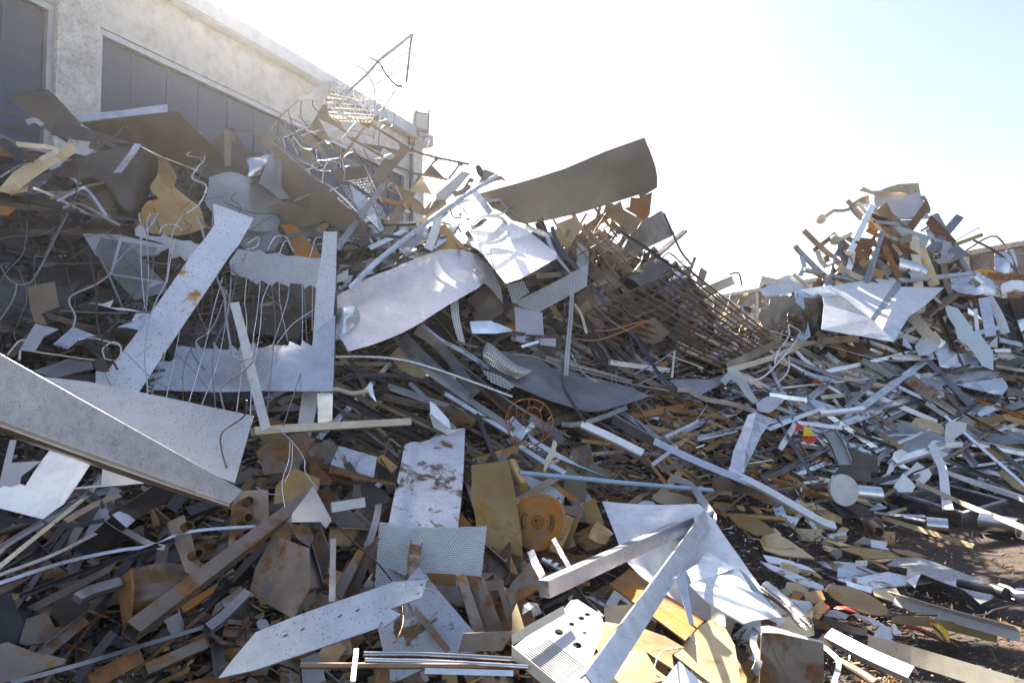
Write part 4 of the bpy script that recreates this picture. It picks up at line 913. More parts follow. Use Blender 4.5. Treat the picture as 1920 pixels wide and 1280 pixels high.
bar('flat_strip','crinkled blue-white strip along the edge of the bluish plate','metal strip','perf_fine',[100,740,250,800,280,860,340,970,440,1090],9,off=.65,twist=70)
bar('pale_beam','cream beam with holes poking out on the skyline right of the centre heap','metal beam','cream',[1430,1235,1670,1135],17,'channel',off=.4)
bar('black_post','thin black hooked post on the skyline between the heaps','post','black',[1630,1095,1700,1090,1725,1180],3,off=.4)
# ======== perforated sheets at the centre ========
T(600,400,2.909)
sheet('bluish_plate','large bluish plate, scratched and finely perforated, under the huge curved plate','perforated panel','perf_fine',[668,33,800,5,1000,28,1130,92,1292,220,1288,252,1100,360,1012,388,960,320,890,222,780,130],off=.75,n=(0,-.5,.86),bend=.03,th=.001,crump=.004)
patch('perforated_sheet','long silver perforated sheet draped across the centre, streaked with sunlight','perforated panel','perf_fine',
 [[60,470,.4,250,360,.4,400,300,.45,550,235,.5,700,195,.55,850,222,.5,940,300,.6],[75,560,.1,290,480,.1,450,420,.15,620,340,.2,770,290,.25,880,300,.3,960,350,.45],[95,650,-.1,300,590,-.15,480,530,-.15,660,430,-.1,820,350,-.05,900,345,.12,985,400,.3],[155,755,-.25,330,700,-.35,500,625,-.35,700,500,-.3,850,415,-.2,905,388,0,1000,495,.2]],crump=.004,th=.001,off=.85,su=4,sv=4)
patch('rolled_sheet','curled silver sheet end at the left of the long perforated sheet','metal sheet','silver',[[95,515,0,140,508,-.1,190,510,-.08,218,540,0],[90,560,0,140,550,-.15,190,560,-.12,215,580,0],[88,600,0,130,595,-.1,165,600,-.05,185,640,0],[85,690,.05,120,690,0,160,670,0,186,650,.05]],off=.95)
sheet('flare_ghost_plate','shaded brown plate added below the long perforated sheet in place of lens flare','metal plate','brown_steel',[805,470,900,392,990,470,1005,540,930,590,850,585,815,520],off=.35,n=(0,-.95,.1))  # brown plate standing in where only a green lens ghost fell
sheet('white_offcut','pale fabric-like scrap under the shaded brown plate','offcut','silver',[815,590,930,585,1070,640,960,655,830,655],off=.4)
patch('perforated_band','wide cream perforated band looping back at its right end','perforated panel','perf_pale',[[1055,485,0,1240,395,-.0,1400,310,-.02,1462,265,.08,1460,200,.25,1400,150,.35],[1110,515,0,1270,440,0,1415,360,-.02,1460,330,.08,1450,270,.25,1400,215,.35],[1195,538,0,1310,475,0,1430,412,-.0,1455,385,.08,1435,330,.25,1400,290,.35]],off=.75)
sheet('perforated_offcut','light blue perforated triangle left of the cream perforated band','perforated panel','perf_pale',[1018,388,1110,365,1142,430,1050,492],off=.72,n=(0,-.8,.6))
sheet('grey_tile','smooth lilac-grey rectangle hanging under the cream perforated band','metal plate','lilac_steel',[1060,508,1213,542,1222,665,1122,660,1120,705,1070,695,1068,650],off=.8,n=(0,-.97,.25),bend=0)
sheet('grey_tile','small lilac-grey tag right of the hanging rectangle','metal plate','lilac_steel',[1200,680,1287,682,1285,727,1200,716],off=.75,n=(0,-.97,.25),bend=0)
bar('perforated_strip','tall narrow light blue perforated strip hanging from the cream band','perforated strip','perf_pale',[1375,420,1368,560,1355,700,1340,885],9,off=.85)
bar('perforated_strip','twisted perforated strip hanging below the long silver sheet','perforated strip','perf_pale',[720,390,732,480,742,580,772,700],16,off=.9,twist=50)
bar('twisted_link','torn twisted metal tie between the two perforated pieces','metal strip','perf_grey',[765,710,800,760,860,800,890,850],5,off=.8,twist=160)
patch('perforated_sheet','small perforated panel rolled in half, centre','perforated panel','perf_pale',[[890,745,0,920,705,-.0,1000,770,0,1070,825,0,1158,856,.05],[888,780,-.06,940,760,-.12,1010,815,-.12,1080,860,-.1,1130,875,0],[890,800,.05,950,840,.05,1000,870,.05,1050,890,.05,1075,902,.05]],off=.75)
sheet('perforated_offcut','yellowish perforated panel end below the rolled perforated panel','perforated panel','perf_pale',[880,848,985,885,1062,945,1030,962,930,920],off=.7,n=(0,-.8,.6))
patch('wavy_sheet','large dull grey sheet with a wavy lower edge, centre','metal sheet','steel',[[950,800,0,1080,760,0,1200,800,.02,1330,880,0,1500,900,0,1700,950,0],[930,860,0,1050,880,-.05,1180,900,-.05,1330,920,.05,1560,960,-.02,1780,985,0],[1040,930,0,1130,960,-.04,1250,1010,0,1380,1040,.02,1600,1020,0,1820,985,0],[1100,960,0,1220,1010,0,1350,1050,-.02,1490,1082,-.06,1650,1045,0,1822,990,0]],off=.55,su=4)
patch('wavy_sheet','thin grey sheet rising like a wave behind the rolled perforated panel','metal sheet','steel',[[920,750,0,1040,760,0,1180,830,0,1330,850,0],[1000,790,0,1080,820,0,1200,880,.0,1310,880,0],[1040,820,0,1130,870,0,1240,905,0,1320,895,0]],off=.45)
T(960,560)
patch('wavy_sheet','grey sheet on the right of the centre, rising to a perforated tip','metal sheet','steel',[[1180,610,0,1350,600,0,1500,600,0,1640,540,-.1],[1230,660,0,1400,660,0,1530,650,0,1600,620,-.05],[1260,690,0,1380,705,0,1420,720,0,1560,630,0]],off=.5)
patch('perforated_strip','bent strip with a perforated crest, right of centre','perforated strip','perf_pale',[[1560,610,0,1640,535,0,1720,560,0,1790,680,0,1850,775,0],[1600,650,0,1640,610,0,1690,640,0,1760,740,0,1810,785,0]],off=.7)
patch('grey_scoop','smooth grey scoop-shaped sheet right of the perforated crest','metal sheet','lilac_steel',[[1830,785,.0,1920,730,0,2060,700,0],[1840,830,0,1930,800,-.1,2040,760,0],[1870,850,0,1940,850,0,2000,800,0]],off=.6)
bar('thin_sheet_edge','thin grey sheet edge sweeping right under the wavy sheets','metal strip','steel',[1240,680,1330,690,1450,750,1660,790,1840,850],9,off=.6)
bar('curved_strip','brown-grey curved strip under the wavy lower edge','metal strip','steel',[370,940,500,940,700,880,860,812],9,off=.6)
bar('black_strap','black strap hanging below the light blue perforated strip','strap','black',[385,480,380,640,460,790,552,922],5.5,off=.95)
bar('blue_strap','navy strap with a wire eye, slanting right across the centre','strap','navy',[890,240,1000,400,1100,560,1225,685],7,off=.8)
bar('black_strap','long black strap trailing down through the rods, centre right','strap','black',[460,-40,500,90,560,250,620,420,700,500],6,off=.6)
bar('black_strap','pair strap beside the grey rectangle','strap','black',[400,20,395,130,375,200],4,off=.6)
for i,(a,m,w) in enumerate([([0,420,150,430,350,500,600,560,900,640,1180,690],'steel',3),([250,435,400,480,700,560,900,620],'steel',6),([600,40,760,180,900,260],'tan_steel',3),([620,240,740,235,900,190,1080,145],'orange_wire',2.4),([460,300,640,310,850,240,960,190,1080,150],'orange_wire',2.4),([640,330,690,380,740,460,820,480],'steel',3),([470,40,520,120,560,260],'cream',5),([1220,385,1200,590],'cream',4),([910,570,1100,470,1220,385],'steel',3),([950,640,1100,570,1260,490],'steel',2.5),([1160,420,1420,515,1400,520],'cream',2.4),([780,540,785,640,860,700,960,820,1045,975],'steel',2),([440,400,490,500,560,580,640,620],'silver',2.4),([1000,100,920,135,830,60],'steel',2),([0,250,120,270,330,290],'dark_steel',6),([70,360,200,320],'silver',5)]):
    bar('thin_rod',['long grey rod over the wavy sheets','flat grey bar lying on the wavy sheets','thin brown rod left of the steel mesh','rusty orange wire, upper of two, centre right','rusty orange wire, lower of two, centre right','kinked grey rod above the white box profile','cream ladder strip in the centre','short pale post beside the steel mesh','grey rod rising to the short pale post','grey rod under the short pale post','pale wire with a hooked end below the mesh','thin wire hanging over the wavy sheets','beaded wire left of the wavy sheets','bent wire end above the dark plates','dark cable under the grey rectangle','pale bar tip under the grey rectangle'][i],'metal rod',m,a,w,'wire' if w<4 else 'flat',off=.75)
bar('white_profile','bright white box profile lying on the wavy sheets','metal profile','white_paint',[730,475,900,500,1170,535],9,'sq',off=.7)
# brown steel mesh and dark plates
def mesh():
    q_=[560,100,1290,-250,2010,330,1600,530]
    o=grid('welded_mesh','mesh_rust',q_,13,9,w=3.2,off=.62,bulge=.5,seg=8); tagit(o,'large rusty welded steel mesh slumped between the two heaps','steel mesh')
mesh()
bar('mesh_edge_bar','thick brown bar along the lower edge of the steel mesh','metal bar','tan_steel',[1590,520,1920,365,1990,320],14,'sq',off=.62)
bar('cream_beam','long cream beam running up right from the mesh edge','metal bar','cream',[1600,545,1920,450,2140,360],10,'sq',off=.62)
sheet('dark_plate','dark brown plate with a rusty corner, behind the steel mesh','steel plate','brown_steel',[900,230,1060,140,1190,255,1060,345,980,320],off=.6,n=(.1,-.95,-.05),th=.01)
sheet('dark_plate','dark grey ribbed plate behind the steel mesh','steel plate','dark_steel',[900,0,1230,0,1262,150,1180,262,1010,110],off=.4,n=(0,-.9,-.1),th=.01)
sheet('dark_plate','brown plate above the dark grey ribbed one','steel plate','brown_steel',[720,-40,900,-10,1010,110,930,140,840,60],off=.45,n=(0,-.9,-.1),th=.01)
sheet('rust_triangle','orange-edged triangle plate behind the dark beam','steel plate','rust_orange',[1285,165,1375,212,1280,290,1205,315],off=.45,n=(0,-.9,-.1),th=.01)
bar('dark_beam','dark brown beam leaning over the steel mesh','metal beam','brown_steel',[1370,0,1290,160,1185,330],17,'ibeam',off=.75)

T(960,240)
o=grid('wire_cage','mesh_rust',[420,900,780,700,1120,1010,760,1300],7,6,w=1.5,off=.4,bulge=.35,seg=8); tagit(o,'thin brown wire cage bulging around the brown barrel','wire cage')
for i,(a,m) in enumerate([([560,1090,700,1050,830,1180,700,1250],'brown_steel'),([700,960,820,930,900,1010,790,1070],'rusty'),([380,1130,500,1090,560,1190,450,1240],'tan_steel'),([1150,1180,1280,1230,1230,1330,1100,1290],'brown_steel'),([600,1240,760,1290,700,1390,560,1350],'rusty')]):
    sheet('box_plate',['dark brown box side inside the cage, left of the barrel','rusty box lid above the barrel','tan box side under the pale perforated band end','brown box side right under the grey barrel','rusty box front low in the cage'][i],'steel plate',m,a,off=.35,th=.012,bend=.01,crump=.01,n=(.1,-.9,.1))
# ======== bars between the comb and the centre ========
T(480,480)
MB_=[('silver rod','bowed silver rod crossing from the tall speckled panel to the centre','silver',[590,755,820,755,1030,770,1200,805,1500,900,1920,1055],6,'rod',.9,0),
('steel_angle','long grey angle bar sloping down right under the long perforated sheet','steel',[1040,600,1200,790,1500,1010,1920,1290],11,'angle',.7,0),
('steel_bar','wide flat grey bar parallel to the long grey angle','steel',[1110,590,1300,790,1590,1050],15,'flat',.6,10),
('steel_bar','bent flat grey bar with a square end, below the long perforated sheet','steel',[1200,550,1350,650,1480,800,1650,1040],19,'flat',.62,-10),
('alu_bar','bright aluminium bar above the bent flat grey bar','alu',[1240,510,1370,620,1560,720,1750,840],9,'flat',.6,30),
('rusty_bar','thin brown bar crossing under the bowed silver rod','rusty',[630,690,740,830,820,985],9,'flat',.55,0),
('pale_pipe','pale bent pipe poking out right of the tall speckled panel','cream',[470,1015,600,1000,720,1030,830,1012],9,'rod',.75,0),
('dark_cable','bundle of dark cables in the shadowed middle','black',[640,920,850,890,1080,900,1300,950,1500,1030],8,'flat',.5,20),
('steel_bar','thin steel bar ending in a bright white tip, middle','steel',[1150,950,1310,1100,1480,1290],8,'flat',.65,0)]
for nm,lb,m,a,w,k,o_,rl in MB_: bar(nm.replace(' ','_'),lb,'metal bar',m,a,w,k,off=o_,roll=rl)
sheet('cream_plate','dull cream panel under the bowed silver rod','metal panel','pale_ochre',[1005,745,1065,685,1180,700,1310,860,1230,930,1075,850],off=.35,n=(0,-.75,.65))
sheet('bright_offcut','sunlit white offcut at the foot of the middle bars','offcut','white_paint',[1305,1085,1345,1110,1500,1290,1440,1290,1310,1180],off=.7)
sheet('pale_offcut','torn grey scrap hooked on the pale bent pipe','offcut','silver',[820,985,870,965,885,1040,905,1100,860,1050],off=.7)
# ======== right of centre: long profiles, reel, gear ========
T(960,800)
bar('aluminium_channel','white aluminium channel with a bolt hole ending mid slope','metal profile','white_paint',[520,-20,740,80,980,200],15,'channel',off=.85,roll=212)
bar('aluminium_channel','long lilac aluminium channel running down right into the white one','metal profile','alu',[1060,110,1400,270,1900,470],15,'channel',off=.8,roll=212)
bar('steel_channel','grey channel directly above the long lilac aluminium channel','metal profile','steel',[760,-60,900,20,1070,115],17,'channel',off=.5,roll=160)
bar('white_channel','brilliant white channel running down right with a rounded end','metal profile','white_paint',[1620,330,1900,470,2300,700,2420,745],15,'channel',off=.85,roll=220)
bar('brown_channel','dark brown channel beside the white one','metal profile','brown_steel',[1500,420,1850,470],22,'flat',off=.6)
facets('crushed_profile','crushed shiny aluminium profile standing at the head of the white channel','metal profile','silver',[1770,-90,0,1830,-110,-.05,1960,-60,0,1870,60,-.06,1790,230,0,1740,345,-.04,1630,320,0,1660,180,-.08,1720,40,0,1800,20,-.12,1750,170,-.1],[(0,1,9,8),(1,2,3,9),(8,9,10,7),(9,3,4,10),(7,10,5,6),(10,4,5)],off=.75)
bar('blue_pipe','thin pipe with flaking light blue paint lying across the middle','pipe','blue_paint',[50,343,420,378,900,425,1500,475],8.5,'rod',off=.7)
bar('lavender_strip','lavender strip pointing up right over the slope','metal strip','lilac_steel',[1150,75,1270,20,1400,-45],6,off=.65)
bar('lavender_strip','lavender strip crossing the aluminium channel','metal strip','lilac_steel',[1050,285,1240,145],7,off=.8)
bar('rect_tube','square tube with an open end in the wire reel','steel tube','alu',[0,-60,90,20,150,-10],10,'sq',off=.6)
bar('steel_strip','blue-grey strip ending inside the orange wire reel','metal strip','steel',[130,-60,250,0,390,110],14,off=.6)
bar('steel_tube','rectangular tube end above the slope','steel tube','silver',[-40,-20,100,80],16,'sq',off=.62)
bar('aluminium_channel','bright channel under the orange wire reel','metal profile','alu',[60,150,200,240,400,350],10,'channel',off=.7,roll=215)
sheet('white_splinter','jagged white splinter board beside the wire reel','board splinter','cream',[310,95,338,120,325,190,335,215,290,250,250,340,235,330,255,230,290,180],off=.85,n=(0,-.9,.4),th=.015)
sheet('bent_wire_rail','pair of thin rails running down beside the blue pipe','rails','alu',[100,40,200,110,520,290,740,385,600,330,330,230,150,120],off=.4,th=.01)
def reel():
    r=empty('wire_reel',P3(1000,832,D(1000,832)-.9),'rusty orange wire reel with two hoops lying in the middle of the slope','wire reel')
    def ring(cx,cy,rx,ry,d,rot=0,w=2.2):
        p=q(ellipse(cx,cy,rx,ry,20,rot)); P=[P3(x,y,d) for x,y in p]; P.append(P[0]); P.append(P[1])
        sweep3('hoop','orange_wire',P,'wire',w*d/F,parent=r); return P
    d=D(1000,832)-.85
    A=ring(130,120,180,170,d,20); B=ring(110,190,130,135,d+.22,20); ring(150,90,70,80,d+.1,10,1.8)
    for i in range(0,20,2): sweep3('spoke','orange_wire',[A[i],B[i]],'wire',.009,parent=r)
T(960,760); reel(); T(960,800)
def gear():
    d=D(1010,978)-.45; c=P3(1010,978,d); r=empty('gear_wheel',c,'round rusty gear wheel with a hub and curved slots, half buried at bottom centre','gear wheel')
    nrmv=nrm(Vector((-.35,-.85,.35))); u=nrm(nrmv.cross(Vector((0,0,1)))); w=nrmv.cross(u); Rr=.20
    V=[];Fc=[];n=64
    for k,(rad,z) in enumerate(((0,.015),(Rr*.92,.015),(Rr*.92,.02),(Rr*.97,.02),(Rr,.012),(Rr,-.03),(0,-.03))):
        for i in range(n):
            a=6.28318*i/n; rr=rad*(1.03 if (rad==Rr and i%2) else 1); V.append(c+u*rr*math.cos(a)+w*rr*math.sin(a)+nrmv*z)
    for k in range(6):
        for i in range(n): Fc.append((k*n+i,k*n+(i+1)%n,(k+1)*n+(i+1)%n,(k+1)*n+i))
    link('disc',V,Fc,'rust_orange',r)  # orange of the disc holds amber flare as well as real rust
    def lathe(nm,pr,cc,m):
        V=[];Fc=[];n=20
        for rad,z in pr:
            for i in range(n): a=6.28318*i/n; V.append(cc+u*rad*math.cos(a)+w*rad*math.sin(a)+nrmv*z)
        for k in range(len(pr)-1):
            for i in range(n): Fc.append((k*n+i,k*n+(i+1)%n,(k+1)*n+(i+1)%n,(k+1)*n+i))
        link(nm,V,Fc,m,r)
    lathe('hub',[(.048,.015),(.046,.03),(.03,.032),(.028,.05),(.012,.052),(.011,.03),(0.0,.03)],c,'rust_orange')
    for s in(-1,1):
        P=[c+(u*math.cos(t)+w*math.sin(t))*.11+nrmv*.017 for t in [(-.5+.25*i)+(0 if s>0 else 3.14159) for i in range(5)]]
        sweep3('slot_rim','rust',P,'rod',.034,parent=r)
    for i in range(30):
        t=1.2+i*.075; p=c+(u*-math.cos(t)+w*math.sin(t))*Rr*1.0
        sweep3('tooth','rust',[p-nrmv*.03,p+nrmv*.016],'block',.011,parent=r,up=nrm(p-c))
gear()
bar('rusty_pipe','short rusty pipe leaning at the left end of the blue pipe','pipe','ochre',[0,270,30,340,90,450],19,'rod',off=.6)
bar('rusty_bar','twisted tan bar behind the gear wheel','metal bar','tan_steel',[20,570,200,460,400,340],15,'flat',off=.45,roll=30)
sheet('ochre_shard','bright ochre curved blade right of the gear wheel','rust shard','rust_orange',[305,430,360,450,460,520,522,568,440,552,360,490],off=.5)
sheet('tan_plate','tan triangular panel below the blue pipe','metal plate','tan_steel',[410,285,560,400,550,570,400,490,380,470],off=.3)
sheet('brown_box','pinkish-brown box plate right of the gear wheel','steel plate','tan_steel',[365,590,540,600,530,690,500,680,370,640],off=.42,th=.01)
ang('tan angle iron standing right of the gear wheel',[400,655,470,690,350,960,275,920],[470,690,520,650,430,900,350,960],'ochre',.42)
sheet('rust_block','rounded rust-brown plate in the warm middle','steel plate','ochre',[530,580,620,530,660,640,690,720,640,760,560,720],off=.35,th=.01)
patch('rust_pipe_half','rusty half pipe in the warm middle','pipe','ochre',[[575,830,0,600,760,-.03,640,705,0],[640,870,-.02,680,810,-.08,720,765,-.02],[700,880,0,730,830,-.03,760,800,0]],off=.35)
sheet('elliptic_plate','pinkish oval plate behind the big white sheet','metal plate','tan_steel',ellipse(1200,545,150,52,18,8),off=.35,n=(0,-.5,.85),th=.01)
sheet('elliptic_plate','smaller oval plate left of the pinkish one','metal plate','lilac_steel',ellipse(1010,580,62,26,14,0),off=.33,n=(0,-.5,.85),th=.01)
# ======== bottom right of centre ========
T(960,960)
sheet('white_sheet','big white triangular sheet with yellow stains, bottom right of centre','metal sheet','white_paint',[675,-75,1200,-55,1405,-55,1515,65,1700,330,1870,600,1800,800,1600,880,1440,820,1250,700,1050,560,990,500,870,375,805,240],off=.5,n=(-.05,-.38,.92),th=.006,bend=.03,crump=.016,sub=3)
bar('ribbed_profile','ribbed aluminium box profile lying across the big white sheet','metal profile','alu',[240,575,1335,80],26,'block',off=.75,off2=.85,h=.07,roll=-22)
bar('long_channel','long silvery channel standing diagonally at the bottom right of centre','metal profile','silver',[1470,25,590,1310],31,'channel',off=.95,off2=1.0,roll=195,h=.03)
bar('bent_strip','grey strip folded back from the top of the long silvery channel','metal strip','lilac_steel',[1500,15,1420,-100,1330,-210,1180,-260],13,off=.75,twist=30)
bar('channel_end','hooked end of a grey profile at the top of the long silvery channel','metal strip','lilac_steel',[1440,60,1500,0,1525,50,1500,110],6,off=.85)
facets('ridged_rust_plate','rust-orange ridged plate under the long silvery channel','steel plate','rust_orange',[730,545,0,880,425,0,1440,820,0,1300,968,0,800,490,-.05,1370,890,-.05],[(0,4,5,3),(4,1,2,5)],off=.55,th=.012)
def tray():
    r=empty('slotted_drip_tray',P3(1050,1180,3.2),'white steel tray with round holes and a slotted grille, bottom edge','metal tray')
    holes=[ellipse(565,767,22,13,12,10),ellipse(520,795,24,15,12,10),ellipse(447,840,22,14,12,10),ellipse(397,786,9,5,8,0),ellipse(352,900,33,22,14,15),ellipse(490,998,34,23,14,15),ellipse(545,905,16,10,10,0)]
    for i in range(14):
        x0,y0=82+i*14.5,1070-i*8.6; L_=1.0; x1,y1=x0+285,y0+216
        dx,dy=3.6,-2.2
        holes.append([x0-dx,y0-dy,x0+dx,y0+dy,x1+dx,y1+dy,x1-dx,y1-dy])
    sheet('base',None,None,'white_paint',[10,1010,390,725,440,662,492,655,662,765,690,835,660,960,560,1165,640,1400,560,1460,470,1380],off=.62,n=(.0,-.40,.92),parent=r,holes=holes,bend=0,crump=0,sub=0,th=.006)
    sheet('rim',None,None,'cream',[0,915,385,700,398,762,0,995],off=.72,n=(.4,-.75,.5),parent=r,bend=0,crump=0)
    sheet('rim',None,None,'cream',[0,998,470,1385,420,1450,0,1090],off=.7,n=(-.5,-.8,.2),parent=r,bend=0,crump=0)
tray()
sheet('pale_plate','rounded pale ochre plate behind the tray','steel plate','pale_ochre',[690,720,760,705,900,690,950,740,880,830,790,880,720,860,690,800],off=.45,n=(0,-.5,.85),th=.008)
sheet('sunlit_plate','large sunlit pale plate right of the tray, wavy edge','steel plate','pale_ochre',[560,900,700,830,860,860,1000,880,1150,930,1290,1010,1200,1060,1215,1180,1060,1080,1000,1040,880,1045,650,1060],off=.5,n=(.05,-.4,.92),th=.008)
sheet('sunlit_plate','pale ochre plate along the bottom edge right of the tray','steel plate','pale_ochre',[540,1060,860,1045,1000,1040,1080,1180,1180,1260,1000,1290,640,1290,580,1180],off=.4,n=(0,-.4,.92),th=.008)
sheet('sunlit_plate','greenish-cream plate with a rust rim, bottom edge','steel plate','pale_ochre',[1215,1075,1420,850,1490,810,1600,870,1670,1000,1690,1120,1720,1290,1500,1290,1260,1110],off=.5,n=(-.05,-.45,.9),th=.008)
sheet('white_corner','white sheet corner at the bottom edge','metal sheet','white_paint',[1140,1260,1250,1115,1440,1290,1100,1300],off=.55,n=(0,-.45,.9))
sheet('silver_spike','long silver spike lying over the ridged rust plate','offcut','silver',[1230,500,1260,450,1300,440,1325,620,1372,900,1345,902],off=.85,n=(.2,-.85,.5))
facets('crumpled_white','white folded sheet scraps on top of the big white sheet','metal sheet','white_paint',[1440,310,0,1480,278,-.03,1560,330,-.04,1700,410,0,1590,450,-.06,1350,528,0,1310,440,0,1400,380,-.06,1480,400,-.08],[(0,1,8,7),(1,2,3,8),(7,8,4,5),(6,7,5),(8,3,4)],off=.72,sub=0)
patch('curved_plate','glossy white curved panel at the right of the long silvery channel','metal panel','white_paint',[[1335,540,0,1430,500,-.03,1560,470,-.05,1640,440,0],[1420,640,0,1520,600,-.03,1650,580,-.05,1760,540,0],[1560,740,0,1680,700,-.02,1800,680,-.03,1900,650,0],[1730,840,0,1820,810,0,1920,800,0,2020,790,0]],off=.7,th=.006)
bar('polished_tube','polished open tube at the end of the white curved panel','pipe','stainless',[1900,560,2060,690,2200,830],26,'tube',off=.75)
sheet('thin_strip','thin bright band curling beside the polished tube','metal strip','silver',[1700,420,1760,470,1900,640,1990,720,1950,720,1800,600],off=.72)
def channelbox():
    sheet('rust_channel','brown channel plate left of the ribbed profile','steel plate','rusty',[0,525,95,430,135,370,262,600,272,650,180,590,0,700,-60,640],off=.62,n=(0,-.8,.6),th=.012)
channelbox()
def shaft():
    d=D(1035,1055)-.45; a=P3(1018,1050,d+.1); b=P3(1050,1068,d); 
    r=empty('crankshaft',a,'small bright machine shaft with round lobes, left end of the ribbed profile','machine shaft')
    t=nrm(b-a); L_=(b-a).length; n=14
    u=nrm(t.cross(Vector((0,0,1)))); w=t.cross(u); V=[];Fc=[]
    pr=[(0,.0),(0,.022),(.2,.022),(.2,.034),(.32,.034),(.32,.016),(.42,.016),(.42,.034),(.52,.034),(.52,.016),(.62,.016),(.62,.03),(.7,.03),(.7,.018),(.85,.018),(.85,.036),(1.05,.036),(1.05,.0)]
    for s,rad in pr:
        for i in range(n): an=6.28318*i/n; V.append(a+t*L_*1.7*s+u*rad*math.cos(an)+w*rad*math.sin(an))
    for k in range(len(pr)-1):
        for i in range(n): Fc.append((k*n+i,k*n+(i+1)%n,(k+1)*n+(i+1)%n,(k+1)*n+i))
    link('shaft',V,Fc,'stainless',r)
shaft()
bar('flat_bar','small steel bar leaning on the ribbed profile','metal bar','alu',[315,205,435,425],9,'block',off=.62,h=.02)
bar('flat_bar','wider grey bar left of the machine shaft','metal bar','lilac_steel',[145,300,185,400,250,520],14,'block',off=.5,h=.03)
bar('steel_rod','dark rod ending by the tray holes','metal rod','brown_steel',[470,555,560,660,690,790],7,'rod',off=.6)
facets('foil_lump','crumpled lump of silver foil beside the tray','foil','silver',[65,690,0,120,675,-.06,190,685,-.02,222,760,0,160,785,-.05,80,770,0,140,730,-.12],[(0,1,6),(1,2,6),(2,3,6),(3,4,6),(4,5,6),(5,0,6)],off=.5,crump=.05)
ang('brown angle iron left of the foil lump',[-60,560,10,590,100,880,40,900],[-100,580,-60,560,40,900,-20,870],'rusty',.5)
sheet('cream_scrap','pale pointed sheet left of the foil lump','offcut','pale_ochre',[0,760,35,685,60,760,95,875,0,960],off=.55)
bar('thin_wire','pale wire hook over the sunlit plates','wire','cream',[1270,1020,1130,1040,1080,1120,1070,1200,1110,1240],2.4,'wire',off=.7)
bar('thin_wire','silver wire end below the silver spike','wire','alu',[1355,905,1340,930,1380,980,1410,1020],2.4,'wire',off=.7)
# ======== right heap, top ========
T(1440,320)
def cabinet():
    r=empty('metal_cabinet',P3(1690,370,14.2),'square grey metal cabinet panel perched on the peak of the right heap','metal cabinet')
    sheet('panel',None,None,'lilac_steel',[790,170,1130,163,1150,190,1200,340,1190,357,830,362,810,290],d=13.9,n=(0,-.98,.05),parent=r,bend=0,crump=.003,th=.03)
    facets('top',None,None,'pale_ochre',[880,130,0,965,105,-.1,985,98,0,1128,92,.1,1148,188,.1,1020,165,-.1,1000,160,-.1,800,170,-.1],[(0,1,6,7),(1,2,3,4,5,6)],off=.2,parent=r)
    facets('base',None,None,'lilac_steel',[830,362,0,1100,350,0,1250,335,0,1250,358,0,1190,362,0,840,368,.1],[(0,1,5),(1,2,3,4,5)],off=.3,parent=r)
    bar('strap',None,None,'tan_steel',[1160,190,1185,230,1208,290,1200,320],5,off=.3,parent=r)
cabinet()
sheet('tan_plate','curled tan plate left of the cabinet panel on the peak','metal plate','pale_ochre',[682,152,715,122,780,150,865,150,780,178,740,165],d=14,n=(0,-.95,.2))
sheet('tan_plate','scoop-shaped tan plate under the curled one, right heap peak','metal plate','tan_steel',[630,242,690,205,755,180,767,262,690,272,650,265],d=14,n=(.2,-.95,0))
sheet('brown_plate','brown plate right below the cabinet panel','metal plate','lilac_steel',[960,372,1080,368,1070,442,960,412],off=.1,n=(0,-.98,0))
sheet('green_grey_plate','wide grey-green plate with notches under the cabinet panel','metal plate','grey_green',[830,450,870,388,1000,420,1222,490,1190,562,1150,582,1062,532,1060,520,1012,520,1010,545,920,518,850,482],off=.3,n=(0,-.9,.3))
sheet('beige_plate','beige grey plate right of the grey-green plate','metal plate','lilac_steel',[1240,502,1380,540,1340,620,1412,622,1350,702,1288,690,1312,560,1250,540],off=.35,n=(0,-.95,.2))
sheet('beige_strip','long beige strip hanging down from the beige grey plate','metal strip','tan_steel',[1288,692,1345,710,1350,800,1412,962,1380,982,1325,870],off=.4,n=(0,-.95,.2))
bar('cream_board','speckled cream board standing on the right heap','board','pale_ochre',[1135,580,1190,720,1245,862],19,'block',off=.45,h=.06)
bar('duct','wide silver duct with a dark open mouth, right heap','duct','silver',[930,715,1180,790],40,'tube',off=.15)
bar('duct_collar','grey funnel collar below the silver duct','duct','lilac_steel',[1040,800,1090,795,1140,800],18,'tube',off=.4)
def bigsheet():
    o=facets('crumpled_white_sheet','very large bright white folded sheet spread over the front of the right heap','metal sheet','white_paint',
     [350,900,.3,540,850,.8,985,790,1.25,1000,870,.8,1322,875,1.0,1180,1010,.3,1060,1090,-.1,940,1285,-.8,860,1190,-.6,770,1108,-.2,700,1240,-.7,400,1190,-.5,420,1000,-.0,410,950,.2,545,935,.4,800,1130,-.25],
     [(0,1,14,13),(1,2,9,14),(2,3,15,9),(3,4,5,6,8,15),(13,14,9,12),(12,9,11),(9,8,10,11),(8,6,7),(8,7,10)],off=1.35,mats=['white_paint','ridged_zinc','silver'],fm=[0,0,1,0,2,0,2,2,0],th=.004)
bigsheet()
sheet('crumpled_tan_sheet','small creased tan sheet under the lower tip of the white folded sheet','metal sheet','tan_steel',[760,1215,860,1190,930,1205,920,1270,880,1300,800,1260],off=.75)
